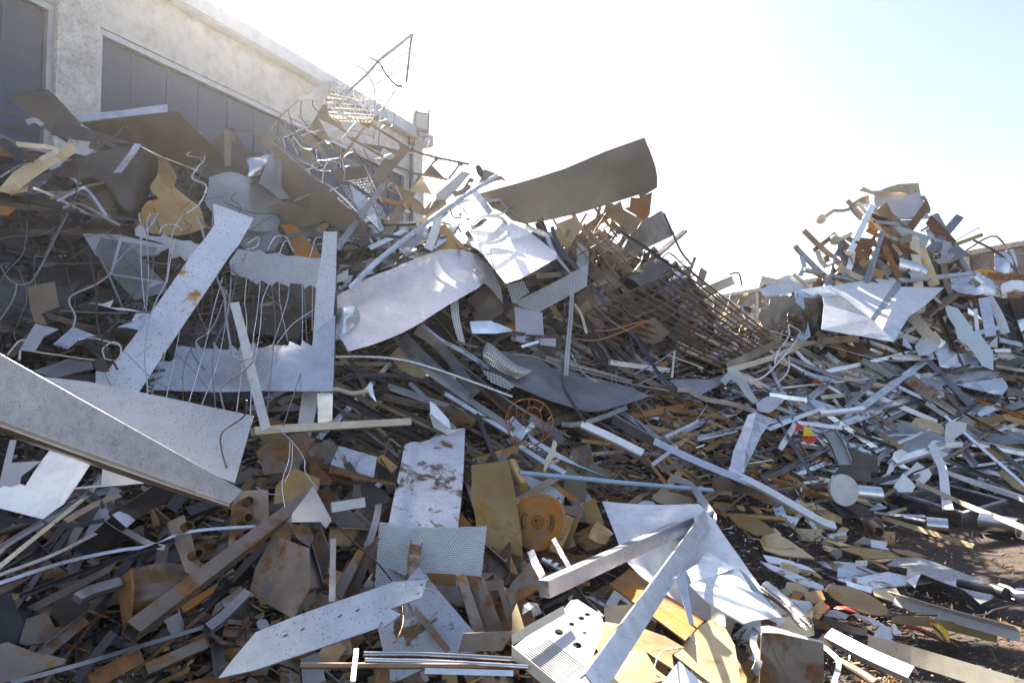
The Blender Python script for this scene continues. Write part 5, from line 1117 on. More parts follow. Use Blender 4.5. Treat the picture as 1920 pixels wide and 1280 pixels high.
RH=[([205,560,240,610,480,850],10,'tube','steel','grey round pipe slanting down at the left shoulder of the right heap'),
([268,450,380,560,540,700],9,'block','tan_steel','square beige bar sticking out at the left shoulder of the right heap'),
([520,720,620,780,735,830],11,'block','cream','short cream beam under the beige bar'),
([270,745,450,780,640,830],9,'rod','steel','grey pipe lying level above the white folded sheet'),
([780,270,700,430,610,620],11,'block','white_paint','upright white post with a hooked top on the right heap'),
([640,600,620,700,600,760],10,'block','white_paint','white foot of the upright post'),
([920,500,800,580,660,665],7,'rod','tan_steel','brownish pipe crossing behind the upright white post'),
([480,300,560,300,610,290],6,'tube','steel','thin grey pipe end left of the peak'),
([560,500,620,480],10,'tube','silver','silver pipe stub with dark mouth left of the white post'),
([590,500,740,590,900,660],9,'flat','tan_steel','tan beam sloping behind the white post'),
([340,600,420,540,510,470],8,'flat','tan_steel','tan slat rising right beside the grey round pipe'),
([370,600,400,680,480,770],9,'flat','cream','cream slat behind the grey round pipe'),
([640,695,700,760,760,825],14,'channel','rust','rust-red channel right of the white post foot'),
([430,640,460,700,500,770],10,'flat','rust','rust-red strip left of the white post foot'),
([790,380,880,390,980,400],6,'flat','steel','grey strip below the tan scoop'),
([700,260,760,265,800,270],6,'flat','silver','silver arm linking the post to the cabinet panel'),
([610,270,660,330,700,370],5,'flat','steel','dark strut under the tan scoop'),
([770,330,870,380],9,'flat','brown_steel','dark bar under the left edge of the cabinet panel'),
([1260,365,1200,420,1150,450],4,'rod','tan_steel','thin prop under the right edge of the cabinet panel'),
([960,540,1000,600,1040,650],12,'flat','tan_steel','tan strip above the silver duct'),
([1000,560,1060,590,1100,620],14,'flat','rust_orange','orange strip above the silver duct'),
([740,440,800,470,830,480],9,'flat','rust_orange','orange pipe piece left of the grey-green plate'),
([780,500,860,560,920,620],9,'flat','rust','rust-brown strip below the grey-green plate'),
([250,640,270,720,240,790],8,'flat','silver','pale post at the far left shoulder of the right heap'),
([560,520,530,600,500,640],7,'flat','steel','steel strut by the silver pipe stub'),
([560,540,600,640],7,'flat','silver','silver strut behind the white post'),
([680,690,760,760,860,800],22,'flat','ochre','dull mesh-like plate between the rust-red channel and the duct'),
([1400,555,1500,520,1612,478],7,'flat','ochre','ochre bar pointing right over the yard wall'),
([1350,700,1440,630,1560,550,1650,500,1720,498,1790,580,1850,700,1900,820],3.5,'rod','tan_steel','brown bowed rod arching over the yard wall'),
([1540,520,1680,590,1800,680,1880,780],4,'flat','brown_steel','dark bowed strip hanging before the yard wall'),
([1490,630,1700,635,1920,625],2,'wire','tan_steel','thin brown wire strung before the yard wall'),
([1640,650,1700,720],4,'flat','tan_steel','short tan stick before the yard wall'),
([1160,460,1280,440,1400,445],1.8,'wire','steel','thin rod whip on the right skyline'),
([1420,520,1500,470,1590,425],1.8,'wire','steel','thin rod rising on the right skyline'),
([1640,785,1780,800,1930,805],13,'flat','rust','rusty beam in front of the yard wall'),
([1500,775,1600,755,1700,765],6,'flat','yellow_paint','yellow strip by the rusty beam'),
([1400,930,1600,930,1900,940],8,'flat','tan_steel','tan beam under the curled bluish sheet')]
for i,(a,w,k,m,lb) in enumerate(RH): bar({'tube':'pipe','rod':'pipe','flat':'metal_strip','block':'metal_beam','channel':'channel','wire':'wire'}[k],lb,{'tube':'pipe','rod':'pipe','flat':'metal strip','block':'metal beam','channel':'channel','wire':'wire'}[k],m,a,w,k,off=.25+.03*(i%5),roll=R.uniform(-20,20) if k!='wire' else 0,h=.1 if k=='block' else None)
def lampglobe(lb,cx,cy,rr,neck):
    d=D(1440+cx/4,320+cy/4)-.3; c=P3(1440+cx/4,320+cy/4,d); r=empty('globe_lamp',c,lb,'globe lamp'); rad=rr*d/F
    V=[];Fc=[];n=18;m=10
    for j in range(m+1):
        th=math.pi*j/m
        for i in range(n): V.append(c+Vector((math.sin(th)*math.cos(6.28318*i/n),math.sin(th)*math.sin(6.28318*i/n),math.cos(th)))*rad)
    for j in range(m):
        for i in range(n): Fc.append((j*n+i,(j+1)*n+i,(j+1)*n+(i+1)%n,j*n+(i+1)%n))
    link('globe',V,Fc,'cream',r,True); bar('neck',None,None,'cream',neck,8,'tube',d=d,parent=r)
lampglobe('round pale lamp globe at the far left of the right heap peak',395,362,9.5,[425,345,490,298]); lampglobe('round pale lamp globe with pipe beside the upright white post',500,520,9.5,[530,515,605,482])
patch('curled_sheet','bluish white sheet curled into a spiral in front of the yard wall','metal sheet','silver',[[1345,770,0,1500,790,-.1,1640,795,0,1720,860,0,1800,945,0],[1370,830,0,1480,850,-.15,1600,850,-.2,1700,900,0,1790,955,0],[1390,890,0,1450,920,-.1,1560,935,-.1,1660,935,0,1760,945,0]],off=.4,crump=.04)
bar('spiral_roll','small rolled end on the curled bluish sheet','metal sheet','silver',[1540,800,1600,850],22,'tube',off=.65)
patch('crumpled_sheet','shiny pale sheet before the yard wall at the right edge','metal sheet','silver',[[1700,620,0,1780,600,0,1840,585,0],[1700,680,0,1790,680,-.1,1870,690,0],[1700,745,0,1790,770,0,1870,740,0]],off=.3)
patch('crumpled_sheet','bright white sheet at the right edge below the yard wall','metal sheet','white_paint',[[1730,860,0,1830,820,0,1930,830,0],[1740,900,0,1830,890,-.1,1930,880,0],[1760,920,0,1850,910,0,1930,900,0]],off=.5,crump=.05)
patch('translucent_sheet','grey gauzy sheet on the left foot of the right heap','mesh sheet','hazy_film',[[-60,900,0,60,820,0,160,780,0,230,800,0],[-40,930,0,80,890,0,200,870,0,300,855,0],[0,940,0,120,930,0,220,900,0,310,880,0]],off=.3)
for i,(rows,m) in enumerate([([[20,960,0,120,930,0,200,960,0],[0,1060,0,80,1040,-.1,150,1060,0],[30,1140,0,90,1160,0,140,1190,0]],'tan_steel'),([[130,1030,0,230,990,0,300,1030,0,310,1100,0],[150,1090,.1,230,1070,-.1,280,1110,-.1,290,1160,0],[160,1130,.1,220,1130,.1,255,1160,0,265,1200,0]],'tan_steel'),([[230,880,0,330,900,0,390,960,0],[220,930,0,310,940,-.1,390,980,0],[260,970,0,340,1000,0,380,1040,0]],'silver'),([[-60,1040,0,0,1010,0,60,1010,0],[-70,1100,0,-10,1090,-.1,60,1080,0],[-30,1190,0,40,1190,0,90,1160,0]],'tan_steel')]):
    patch('curled_plate',['brown curled plate left of the white folded sheet, nearest the mesh','brown rolled plate with a hanging tongue left of the white folded sheet','pale curled plate touching the left corner of the white folded sheet','brown crumpled plate at the foot between the two heaps'][i],'metal sheet',m,rows,off=.4,crump=.02)
T(1260,400,2.909)
sheet('pale_green_plate','long pale blue-green panel with stepped edges on the right heap','metal panel','pale_green',[1482,500,1560,520,1640,622,1640,645,1665,642,1750,752,1752,857,1690,832,1640,762,1600,720,1555,690,1540,620,1500,560],off=.7,n=(-.1,-.75,.65))
for i,(a,w,m) in enumerate([([1700,460,1720,560,1740,670],17,'silver'),([1725,455,1780,550,1820,655],14,'white_paint'),([1655,520,1665,640],6,'white_paint')]):
    bar('metal_strip',['blue-white strip standing right of the pale green panel','cream-white strip slanting right of the pale green panel','slim white strip touching the pale green panel'][i],'metal strip',m,a,w,off=.65)
bar('bent_wire','white bent wire with a hairpin top below the brown rolled plate','wire','white_paint',[420,915,500,890,600,790,700,660,660,620,635,612,640,660,605,720],3.2,'wire',off=.75)
bar('bent_wire','shorter white bent wire beside the hairpin wire','wire','white_paint',[570,925,620,880,640,830,638,785],3,'wire',off=.75)
bar('bent_wire','thin white wire above the hairpin wire','wire','white_paint',[560,820,570,770,590,735],2.6,'wire',off=.75)
bar('long_wire','long thin wire crossing in front of the right heap','wire','silver',[530,640,760,700,900,735,1160,800,1400,795,1480,785],1.4,'wire',off=.95)
# ======== right heap, middle ========
T(1440,600)
RB=[(420,390,1110,230,7,'alu'),(930,285,1160,290,8,'white_paint'),(560,430,950,510,8,'alu'),(150,280,560,440,10,'alu'),(580,665,810,430,8,'alu'),(740,540,1270,765,10,'white_paint'),(1090,500,1540,790,9,'alu'),(1160,270,1520,640,12,'steel'),(0,820,430,655,10,'white_paint'),(380,700,715,665,8,'white_paint'),(400,580,650,560,8,'cream'),(90,970,210,770,9,'white_paint'),(220,770,550,810,8,'white_paint'),(60,720,340,1190,7,'navy'),(930,1070,1290,960,12,'white_paint'),(1410,1110,1920,1040,7,'white_paint'),(1500,920,1920,1000,10,'silver'),(1180,620,1380,760,8,'steel'),(980,500,1200,600,8,'silver'),(260,400,500,470,8,'silver'),(0,280,160,340,7,'alu'),(430,260,520,330,9,'silver'),(560,480,720,720,8,'alu'),(1250,420,1520,330,5,'dark_steel'),(0,560,280,600,8,'silver'),(1480,720,1600,600,20,'steel'),(1580,710,1740,640,9,'silver'),(1730,150,1900,190,10,'silver'),(1700,230,1820,230,7,'white_paint'),(1700,340,1920,380,6,'steel'),(1780,680,1920,620,14,'steel'),(1560,595,1920,725,5,'rust_orange'),(700,300,940,430,12,'steel'),(210,230,340,350,8,'white_paint'),(1050,450,1240,600,22,'rusty'),(590,560,620,640,12,'steel'),(280,730,300,800,4,'dark_steel'),(640,840,960,960,6,'dark_steel'),(1340,1140,1920,1330,9,'white_paint'),(820,840,1000,960,8,'tan_steel'),(760,700,970,790,8,'tan_steel'),(1400,900,1540,1100,10,'lilac_steel'),(0,200,360,170,9,'cream'),(370,160,680,140,12,'tan_steel'),(0,100,100,180,5,'tan_steel'),(1760,720,1920,770,10,'ochre'),(860,680,1180,590,3,'dark_steel'),(720,760,740,850,6,'dark_steel'),(880,870,1100,860,3,'silver')]
KN=['flat','angle','channel','flat','sq']
for i,(x0,y0,x1,y1,w,m) in enumerate(RB):
    an=math.degrees(math.atan2(y1-y0,x1-x0)); ln=math.hypot(x1-x0,y1-y0)/4
    cc={'alu':'silvery','white_paint':'white','steel':'grey','cream':'cream','silver':'bright silver','navy':'dark blue','dark_steel':'dark','tan_steel':'tan','rust_orange':'orange rusty','rusty':'rust-brown','lilac_steel':'lilac-grey','ochre':'ochre'}[m]
    RBQ=(1440+(x0+x1)/8,600+(y0+y1)/8)
    o=bar(['flat_bar','angle_bar','channel_bar','flat_bar','box_bar'][i%5],None,'metal bar',m,[x0,y0,(x0+x1)/2+R.uniform(-6,6),(y0+y1)/2+R.uniform(-4,4),x1,y1],w,KN[i%5],off=.45+.04*(i%5),roll=R.uniform(0,55)+(180 if KN[i%5]=='channel' else 0))
    PX_INFO.append((o,RBQ[0],RBQ[1],cc,'bar',an,ln,w))
sheet('perforated_plate','large grey perforated panel lying low on the right heap','perforated panel','expanded',[630,755,1060,770,1200,820,1330,862,1335,940,1180,980,1000,995,780,872],off=.5,n=(0,-.4,.9),bend=.02)
sheet('perforated_plate','dark perforated panel at the right edge behind the white strips','perforated panel','expanded',[1430,840,1900,838,1960,920,1700,940,1600,905],off=.5,n=(0,-.4,.9))
sheet('yellow_plate','dull yellow panel lying beside the large perforated panel','metal panel','pale_ochre',[1110,728,1230,750,1320,802,1330,862,1055,795],off=.6,n=(0,-.55,.85))
sheet('white_cutout','white hook-shaped cut sheet standing over the large perforated panel','offcut','white_paint',[1332,790,1350,762,1440,758,1492,772,1480,832,1400,890,1370,960,1330,1052,1310,1000,1325,880],off=.85,n=(-.1,-.9,.4))
for i,a in enumerate([[780,1200,940,1130,960,1060,1060,1000,1000,965,945,990,880,1170],[820,1230,1000,1180,1060,1120,1120,1060,1180,1100,1080,1140,960,1230],[940,1250,1010,1150,1060,1190,1110,1240,1080,1290,980,1290],[1090,1150,1200,1110,1230,1150,1210,1190,1140,1250,1100,1200],[1250,960,1350,1000,1340,1060,1240,1080]]):
    sheet('white_cutout',['white jagged cut-out left of the bent white strip, upper','white zigzag cut-out below the upper jagged one','white ring-like cut-out nearest the round white lid','white puzzle-shaped cut-out beside the bent white strip','white flap at the top of the bent white strip'][i],'offcut','white_paint',a,off=.6,n=(0,-.8,.6),sub=1)
bar('white_bent_strip','wide bent white strip standing in the metal tray','metal strip','white_paint',[1225,930,1260,1010,1310,1120,1330,1300,1350,1420],15,off=.85)
bar('white_bent_strip','white strip bending over behind the wide bent one','metal strip','white_paint',[1215,960,1260,920,1330,935,1460,930],10,off=.8)
def flag(lb,polys):
    ob=[sheet('s',None,None,m,a,d=8.05,n=(0,-.9,.4),bend=0,crump=.01,sub=1) for a,m in polys]; o=join_into(ob,'painted_scrap'); tagit(o,lb,'painted scrap')
flag('small yellow and red painted scrap on the right heap',[([272,800,310,800,350,868,262,868],'yellow_paint'),([262,868,350,868,372,890,355,915,300,932,248,890],'red_paint')])
flag('bright red painted fin left of the yellow and red scrap',[([215,768,268,795,250,820,200,835],'red_paint')])
sheet('painted_scrap','orange-red painted scrap higher on the right heap','painted scrap','red_paint',[330,455,400,450,410,470,340,485],off=.45)
bar('green_channel','grey-green channel offcut right of the painted scraps','channel','grey_green',[460,835,520,930,575,1070],24,'channel',off=.55,roll=15)
sheet('brown_plate','brown dented plate right of the grey-green channel','steel plate','brown_steel',[600,965,820,1020,830,1150,700,1130,612,1092],off=.5,n=(.1,-.85,.4))
sheet('brown_plate','brown angular plate behind the ribbed canister','steel plate','brown_steel',[500,1150,550,1080,770,1140,776,1218,640,1200],off=.5,n=(.1,-.85,.4))
sheet('white_offcut','bright white diamond sheet below the white folded sheet','offcut','white_paint',[1100,200,1168,100,1282,208,1200,260,1130,270],off=.65,n=(0,-.4,.92))
sheet('white_offcut','small bright white square in the middle of the right heap','offcut','white_paint',[1045,462,1085,385,1146,410,1130,452],off=.7,n=(0,-.4,.92))
sheet('white_offcut','white leaning triangle at the right edge','offcut','white_paint',[1640,195,1722,115,1720,210],off=.6)
sheet('white_offcut','cream-white flat plate strip at the middle of the right heap','offcut','cream',[720,330,800,310,890,380,900,440,740,440],off=.35)
facets('crumpled_silver','long crumpled silver sheet on the right side of the heap','metal sheet','silver',[1400,480,0,1560,460,-.1,1755,432,0,1797,500,-.08,1752,567,0,1640,540,-.12,1500,510,0],[(0,1,6),(1,5,6),(1,2,5),(2,3,5),(3,4,5)],off=.6,crump=.04)
patch('crumpled_silver','grey rippled sheet above the long crumpled silver sheet','metal sheet','steel',[[1020,410,0,1200,400,-.1,1400,390,0,1600,380,-.1,1740,390,0],[1060,440,0,1230,450,0,1400,440,-.1,1560,440,0,1700,430,0],[1120,490,0,1260,500,-.1,1400,480,0,1500,480,0,1600,470,0]],off=.45,crump=.06)
facets('crumpled_silver','crumpled silver sheets fanning above the grey rippled sheet','metal sheet','silver',[1240,220,0,1300,140,-.1,1360,190,0,1420,250,-.1,1560,260,0,1590,350,-.1,1420,370,0,1290,350,-.1],[(0,1,2),(0,2,7),(2,3,7),(3,6,7),(3,4,6),(4,5,6)],off=.5,crump=.05)
patch('crumpled_silver','dented tan and silver sheet left below the white folded sheet','metal sheet','tan_steel',[[600,200,0,700,200,-.1,820,250,0],[590,280,0,700,270,-.1,830,280,0]],off=.5,crump=.04)
sheet('ochre_plate','ochre plate near the right edge above the cream beam','steel plate','ochre',[1588,1000,1650,955,1740,980,1832,1010,1760,1052],off=.5,n=(0,-.5,.85))
bar('cream_beam','cream wooden beam end at the right edge','board','pale_ochre',[1760,1130,1940,1290],18,'block',off=.6,h=.06)
bar('white_edge','white strip across the right side above the metal tray','metal strip','white_paint',[1340,1140,1600,1230,1930,1350],8,off=.7)
# ======== lower right ========
T(1440,880)
def canister():
    d=D(1590,920)-.35; r=empty('ribbed_canister',P3(1590,920,d),'silver and beige canister with a round white lid on the lower right slope','canister')
    bar('body',None,None,'silver',[560,165,835,190],31,'tube',d=d+.1,parent=r)
    bar('ribbed_end',None,None,'cream',[365,110,520,140],30,'rod',d=d+.15,parent=r)
    bar('lower_body',None,None,'lilac_steel',[370,180,520,200],22,'rod',d=d+.2,parent=r)
    c=P3(1440+575/4,880+158/4,d-.55); n_=nrm(Vector((-.1,-.5,.85))); 
    rx=25.5*d/F; u=Vector((1,0,0)); w=nrm(Vector((0,0,1))-Vector((0,-1,0))*.15); f=nrm(u.cross(w)); V=[];m=36
    for rad,z in((0,.0),(rx*.94,0),(rx,.012),(rx,.05),(0,.05)):
        for i in range(m): a=6.28318*i/m; V.append(c+u*rad*math.cos(a)+w*rad*1.06*math.sin(a)-f*z*-1 if False else c+u*rad*math.cos(a)+w*rad*1.06*math.sin(a)+Vector((0,z,0)))
    Fc=[(k*m+i,k*m+(i+1)%m,(k+1)*m+(i+1)%m,(k+1)*m+i) for k in range(4) for i in range(m)]
    o=link('lid',V,Fc,'white_paint',r,False)
canister()
o=grid('wire_mesh','dark_steel',[455,225,720,268,792,345,560,352],16,9,w=1.6,off=.42); tagit(o,'small dark wire mesh under the round white lid','wire mesh')
def boxtray():
    pts=q([975,195,1355,125,1795,245,1462,345]); dd=[8.0,8.8,8.1,7.2]
    r=empty('metal_box_tray',P3(1800,960,7.6),'open steel box tray lying tilted at the right','metal tray')
    Tt=[P3(x,y,d) for (x,y),d in zip(pts,dd)]; up=Vector((0,0,1)); hgt=.62*.95
    up=nrm((Tt[1]-Tt[0]).cross(Tt[3]-Tt[0])); 
    if up.z<0: up=-up
    B=[p-up*.5 for p in Tt]
    for i in range(4):
        a,b=Tt[i],Tt[(i+1)%4]; c,e=B[(i+1)%4],B[i]; n_=nrm((b-a).cross(e-a)); VV,FF,_,_=solid([a,b,c,e],[(0,1,2,3)],[n_]*4,.03)
        link('side',VV,FF,'stainless' if i in(2,3) else 'steel',r)
        ce=sum(Tt,Vector())/4; ia=a+(ce-a)*.09; ib=b+(ce-b)*.09; VV,FF,_,_=solid([a,b,ib,ia],[(0,1,2,3)],[up]*4,.02); link('rim',[v+up*.022 for v in VV],FF,'silver',r)
    VV,FF,_,_=solid([p+up*.02 for p in B],[(0,1,2,3)],[up]*4,.02); link('floor',VV,FF,'steel',r)
boxtray()
bar('steel_hoop','polished steel pipe with a flared hoop under the box tray','pipe','stainless',[1030,370,1190,400],13,'tube',off=.35)
bar('steel_hoop','wide polished ring mouth under the box tray','pipe','stainless',[1190,412,1350,428],30,'tube',off=.25,th=.012)
bar('steel_hoop','large polished cylinder at the right edge beside the box tray','pipe','stainless',[1600,395,1880,440],36,'tube',off=.3,th=.012)
bar('cream_beam','long cream beam lying over the box tray to the right edge','metal bar','cream',[1120,100,1500,270,1990,465],9,'block',off=.75,h=.06)
bar('white_beam','long white strip above the box tray reaching the right edge','metal bar','white_paint',[1340,20,1600,120,1960,235],8,'flat',off=.7)
bar('yellow_strip','yellow tapering board running from under the tray onto the dirt','board','yellow_paint' if False else 'pale_ochre',[850,360,1180,460,1540,575],9,'flat',off=.2,off2=.06,roll=10)
bar('silver_strips','bundle of thin silver strips left of the box tray','metal strip','silver',[790,320,950,340,1180,350],5,off=.35)
bar('tan_board','tan strip behind the silver strips','metal strip','pale_ochre',[900,330,1040,290],6,off=.35)
def flangepipe():
    d=D(1640,990)-.25; r=empty('flanged_pipe',P3(1637,985,d),'rusty pipe stub welded to a square plate, lower right','pipe')
    sheet('plate',None,None,'rust',[705,375,852,370,866,440,870,480,716,462],d=d+.05,parent=r,bend=0,crump=0,n=(0,-.9,.45),th=.02)
    bar('stub',None,None,'rusty',[775,415,828,468],19,'tube',d=(d,d-.25),parent=r)
flangepipe()
GP=[('pointed ochre plate nearest the twisted silver sheet','ochre',[525,598,720,585,900,612,1040,652,770,674]),
('second ochre plate tip behind the twisted silver sheet','ochre',[915,597,1060,610,1195,656,1100,662,980,632]),
('large rounded tan plate left, on the lower right ground','pale_ochre',[-30,480,60,480,170,540,350,672,250,662,90,642,-30,605,-60,540]),
('oval ochre plate in the middle of the lower right ground','ochre',ellipse(672,985,250,72,22,22)),
('long grey plate with a rounded end, lower right','galvanised_rust',[-60,690,30,720,250,800,415,872,418,905,350,908,200,850,0,745]),
('rusty grey plate with curved edge between the ochre plates','galvanised_rust',[360,692,520,690,650,705,800,792,700,802,560,780,440,735]),
('thin slate strip beside the bracket with two holes','steel',[660,732,700,728,930,822,925,836,820,800]),
('short bright silver strip on the grey-brown plate','silver',[590,840,780,890,776,932,590,876]),
('wide grey-brown plate under the twisted silver sheet','galvanised_rust',[450,797,600,830,900,770,1230,842,1000,875,780,905,620,870]),
('small pale bracket plate with two holes','cream',[655,685,746,685,742,726,655,726]),
('pale lip plate under the first ochre plate','pale_ochre',[780,680,960,665,1000,665,850,698]),
('yellowish plate at the end of the grey-brown plate','pale_ochre',[780,900,960,895,990,940,945,995,800,950]),
('orange diamond scrap left of the oval plate','rust_orange',[155,975,210,910,270,930,230,985]),
('tan scrap beside the orange diamond','ochre',[270,925,400,905,430,980,340,1010,280,990]),
('gritty grey plate with jagged end at the left','galvanised_rust',[-40,640,180,690,300,735,355,770,200,740,0,700]),
('ochre wedge near the perforated scrap','ochre',[510,500,600,500,590,530,520,525]),
('tan strip plate above the first ochre plate','pale_ochre',[400,500,520,540,620,572,540,575,440,540]),
('small perforated silver scrap on the dirt','perf_grey',[690,515,770,520,765,570,680,560]),
('silver scrap with notched edge on the dirt','galvanised',[770,530,880,545,875,580,915,605,860,600,775,585]),
('brown plate beneath the white channel tip','rusty',[-200,160,90,210,170,260,60,280,-60,240]),
('broad tan plate at the slope foot left','ochre',[-320,330,-180,330,-40,390,60,470,-80,500,-220,430]),
('rounded silver fin beside the white channel','silver',[20,250,60,210,110,270,150,370,60,350])]
for i,(lb,m,a) in enumerate(GP):
    cy=880+sum(a[1::2])/len(a[1::2])/4
    sheet('flat_plate',lb,'metal plate',m,a,off=.10+.012*(i%7),n=(R.uniform(-.05,.05),-.22,.97) if i<19 else None,th=.012,bend=.02,crump=.006,holes=[ellipse(677,705,6,5,8),ellipse(722,702,6,5,8)] if 'two holes' in lb else None,sub=0 if 'two holes' in lb else None)
facets('twisted_silver_sheet','twisted shiny silver sheet on the dirt with a torn flap','metal sheet','silver',[890,720,0,970,660,-.05,1140,660,-.12,1240,690,-.05,1600,830,-.02,1700,960,0,1590,1007,0,1470,900,-.04,1300,840,-.1,1150,780,-.15,1100,887,0,1040,830,-.04,1045,740,-.12],[(0,1,12),(1,2,12),(2,9,12),(2,3,9),(3,8,9),(3,4,8),(4,7,8),(4,5,7),(5,6,7),(9,10,11,12)],off=.22,crump=.02)
def hose():
    r=empty('rubber_hose',P3(1820,1100,4.9),'thick black hose with a grey wrapped joint at the right edge','hose')
    bar('hose',None,None,'black',[1425,850,1560,880,1700,905],16,'rod',off=.42,parent=r)
    bar('fitting',None,None,'dark_steel',[1690,895,1790,930],22,'rod',off=.42,parent=r)
    bar('joint_wrap',None,None,'lilac_steel',[1740,880,1800,900,1860,935,1990,950],14,'rod',off=.42,parent=r)
hose()
bar('cable','black cable looping under the hose','cable','black',[1630,1000,1700,960,1800,970,1900,1005,1960,1010],4.5,'wire',off=.2)
bar('cable','thin dark rod lying across the lower right ground','wire','brown_steel',[880,1105,1000,1085,1200,1092,1600,1090,1700,1050,1930,1000],2.6,'wire',off=.22)
bar('white_angle','long white angle profile lying on the dirt, lower right','metal profile','white_paint',[945,985,1400,1120,1890,1255],17,'angle',off=.24,roll=15,h=.10)
bar('ochre_board','ochre board under the long white angle profile','board','ochre',[930,1115,1300,1160,1720,1262],17,'flat',off=.12,roll=0)
bar('pale_board','pale yellow board edge behind the long white angle','board','pale_ochre',[1500,1100,1700,1140,1900,1200],8,'flat',off=.1)
T(1440,960)
for lb,m,a in [('crumpled red and blue plastic wrapper on the dirt','red_paint',[365,730,0,430,680,-.03,470,710,0,440,760,-.04,380,770,0]),('blue-grey crumpled wrapper strip beside the red one','lilac_steel',[430,740,0,500,730,-.04,600,770,0,560,800,-.02,420,775,0]),('long crumpled red and clear wrapper on the dirt','red_paint',[515,705,0,580,705,-.03,680,760,0,600,745,-.03,520,730,0]),('crumpled grey wrapper trailing right of the red ones','hazy_film',[640,760,0,780,790,-.05,880,850,0,800,850,-.04,690,800,0]),('crumpled white rag on the dirt beside the white channel','white_paint',[750,980,0,850,850,-.05,920,860,-.08,945,940,0,860,990,-.05,780,1010,0]),('torn white wrapper piece right of the rag','hazy_film',[910,830,0,960,850,-.05,1000,910,0,950,920,-.03]),('red-edged crumpled wrapper under the white angle','red_paint',[1010,840,0,1100,860,-.02,1210,890,0,1190,905,-.03,1060,870,0]),('yellow and black crumpled packet under the white angle','yellow_paint',[1215,830,0,1280,830,-.05,1340,900,0,1370,980,-.04,1310,960,0,1240,900,-.06])]:
    n_=len(a)//3; cx=sum(a[0::3])/n_; cy=sum(a[1::3])/n_
    facets('plastic_wrapper',lb,'wrapper',m,a+[cx,cy,-.06],[(i,(i+1)%n_,n_) for i in range(n_)],off=.12,crump=.05,sub=2)
bar('black_band','black print band across the yellow packet','wrapper band','black',[1230,850,1290,900,1330,960],5,off=.24)
def rustbox():
    r=empty('rust_box',P3(1600,1230,3.3),'rust-brown box plate with a bright bent top edge at the bottom right','steel box')
    sheet('front',None,None,'rusty',[-50,900,80,905,415,980,418,1180,410,1400,-70,1400,-60,1100],off=.55,n=(.1,-.95,.25),parent=r,th=.008,bend=.01,crump=.004)
    sheet('top_edge',None,None,'white_paint',[-100,860,0,850,250,920,420,965,415,985,80,915,-60,905],off=.6,n=(0,-.45,.9),parent=r,bend=0)
    bar('side_strap',None,None,'steel',[-95,870,-110,980,-70,1100,-100,1200],13,off=.6,parent=r,twist=30)
    sheet('corner',None,None,'rust_orange',[-55,780,60,830,70,850,-50,850],off=.58,parent=r)
rustbox()
def wchannel():
    bar('white_channel','white box channel pointing to the bottom right corner','metal profile','white_paint',[470,930,760,1080,1090,1225],24,'channel',off=.5,off2=.42,roll=205,h=.06)
wchannel()
bar('grey_bracket','grey bent bracket between the rust box and the white channel','bracket','silver',[380,985,460,1040,530,1130,490,1290],9,off=.5)
bar('cream_beam','wide cream sunlit beam running out at the bottom right corner','beam','cream',[760,985,1200,1110,2100,1390],34,'block',off=.25,h=.05)
bar('round_log','brown round tube under the white box channel','pipe','tan_steel',[540,1120,700,1210,820,1290],17,'rod',off=.4)
bar('timber','rusty flat bar behind the rag','metal bar','rusty',[430,800,600,870,740,900],12,'block',off=.2,h=.03)
bar('timber','brown bar under the rusty flat bar','metal bar','rusty',[340,810,540,910],11,'block',off=.2,h=.03)
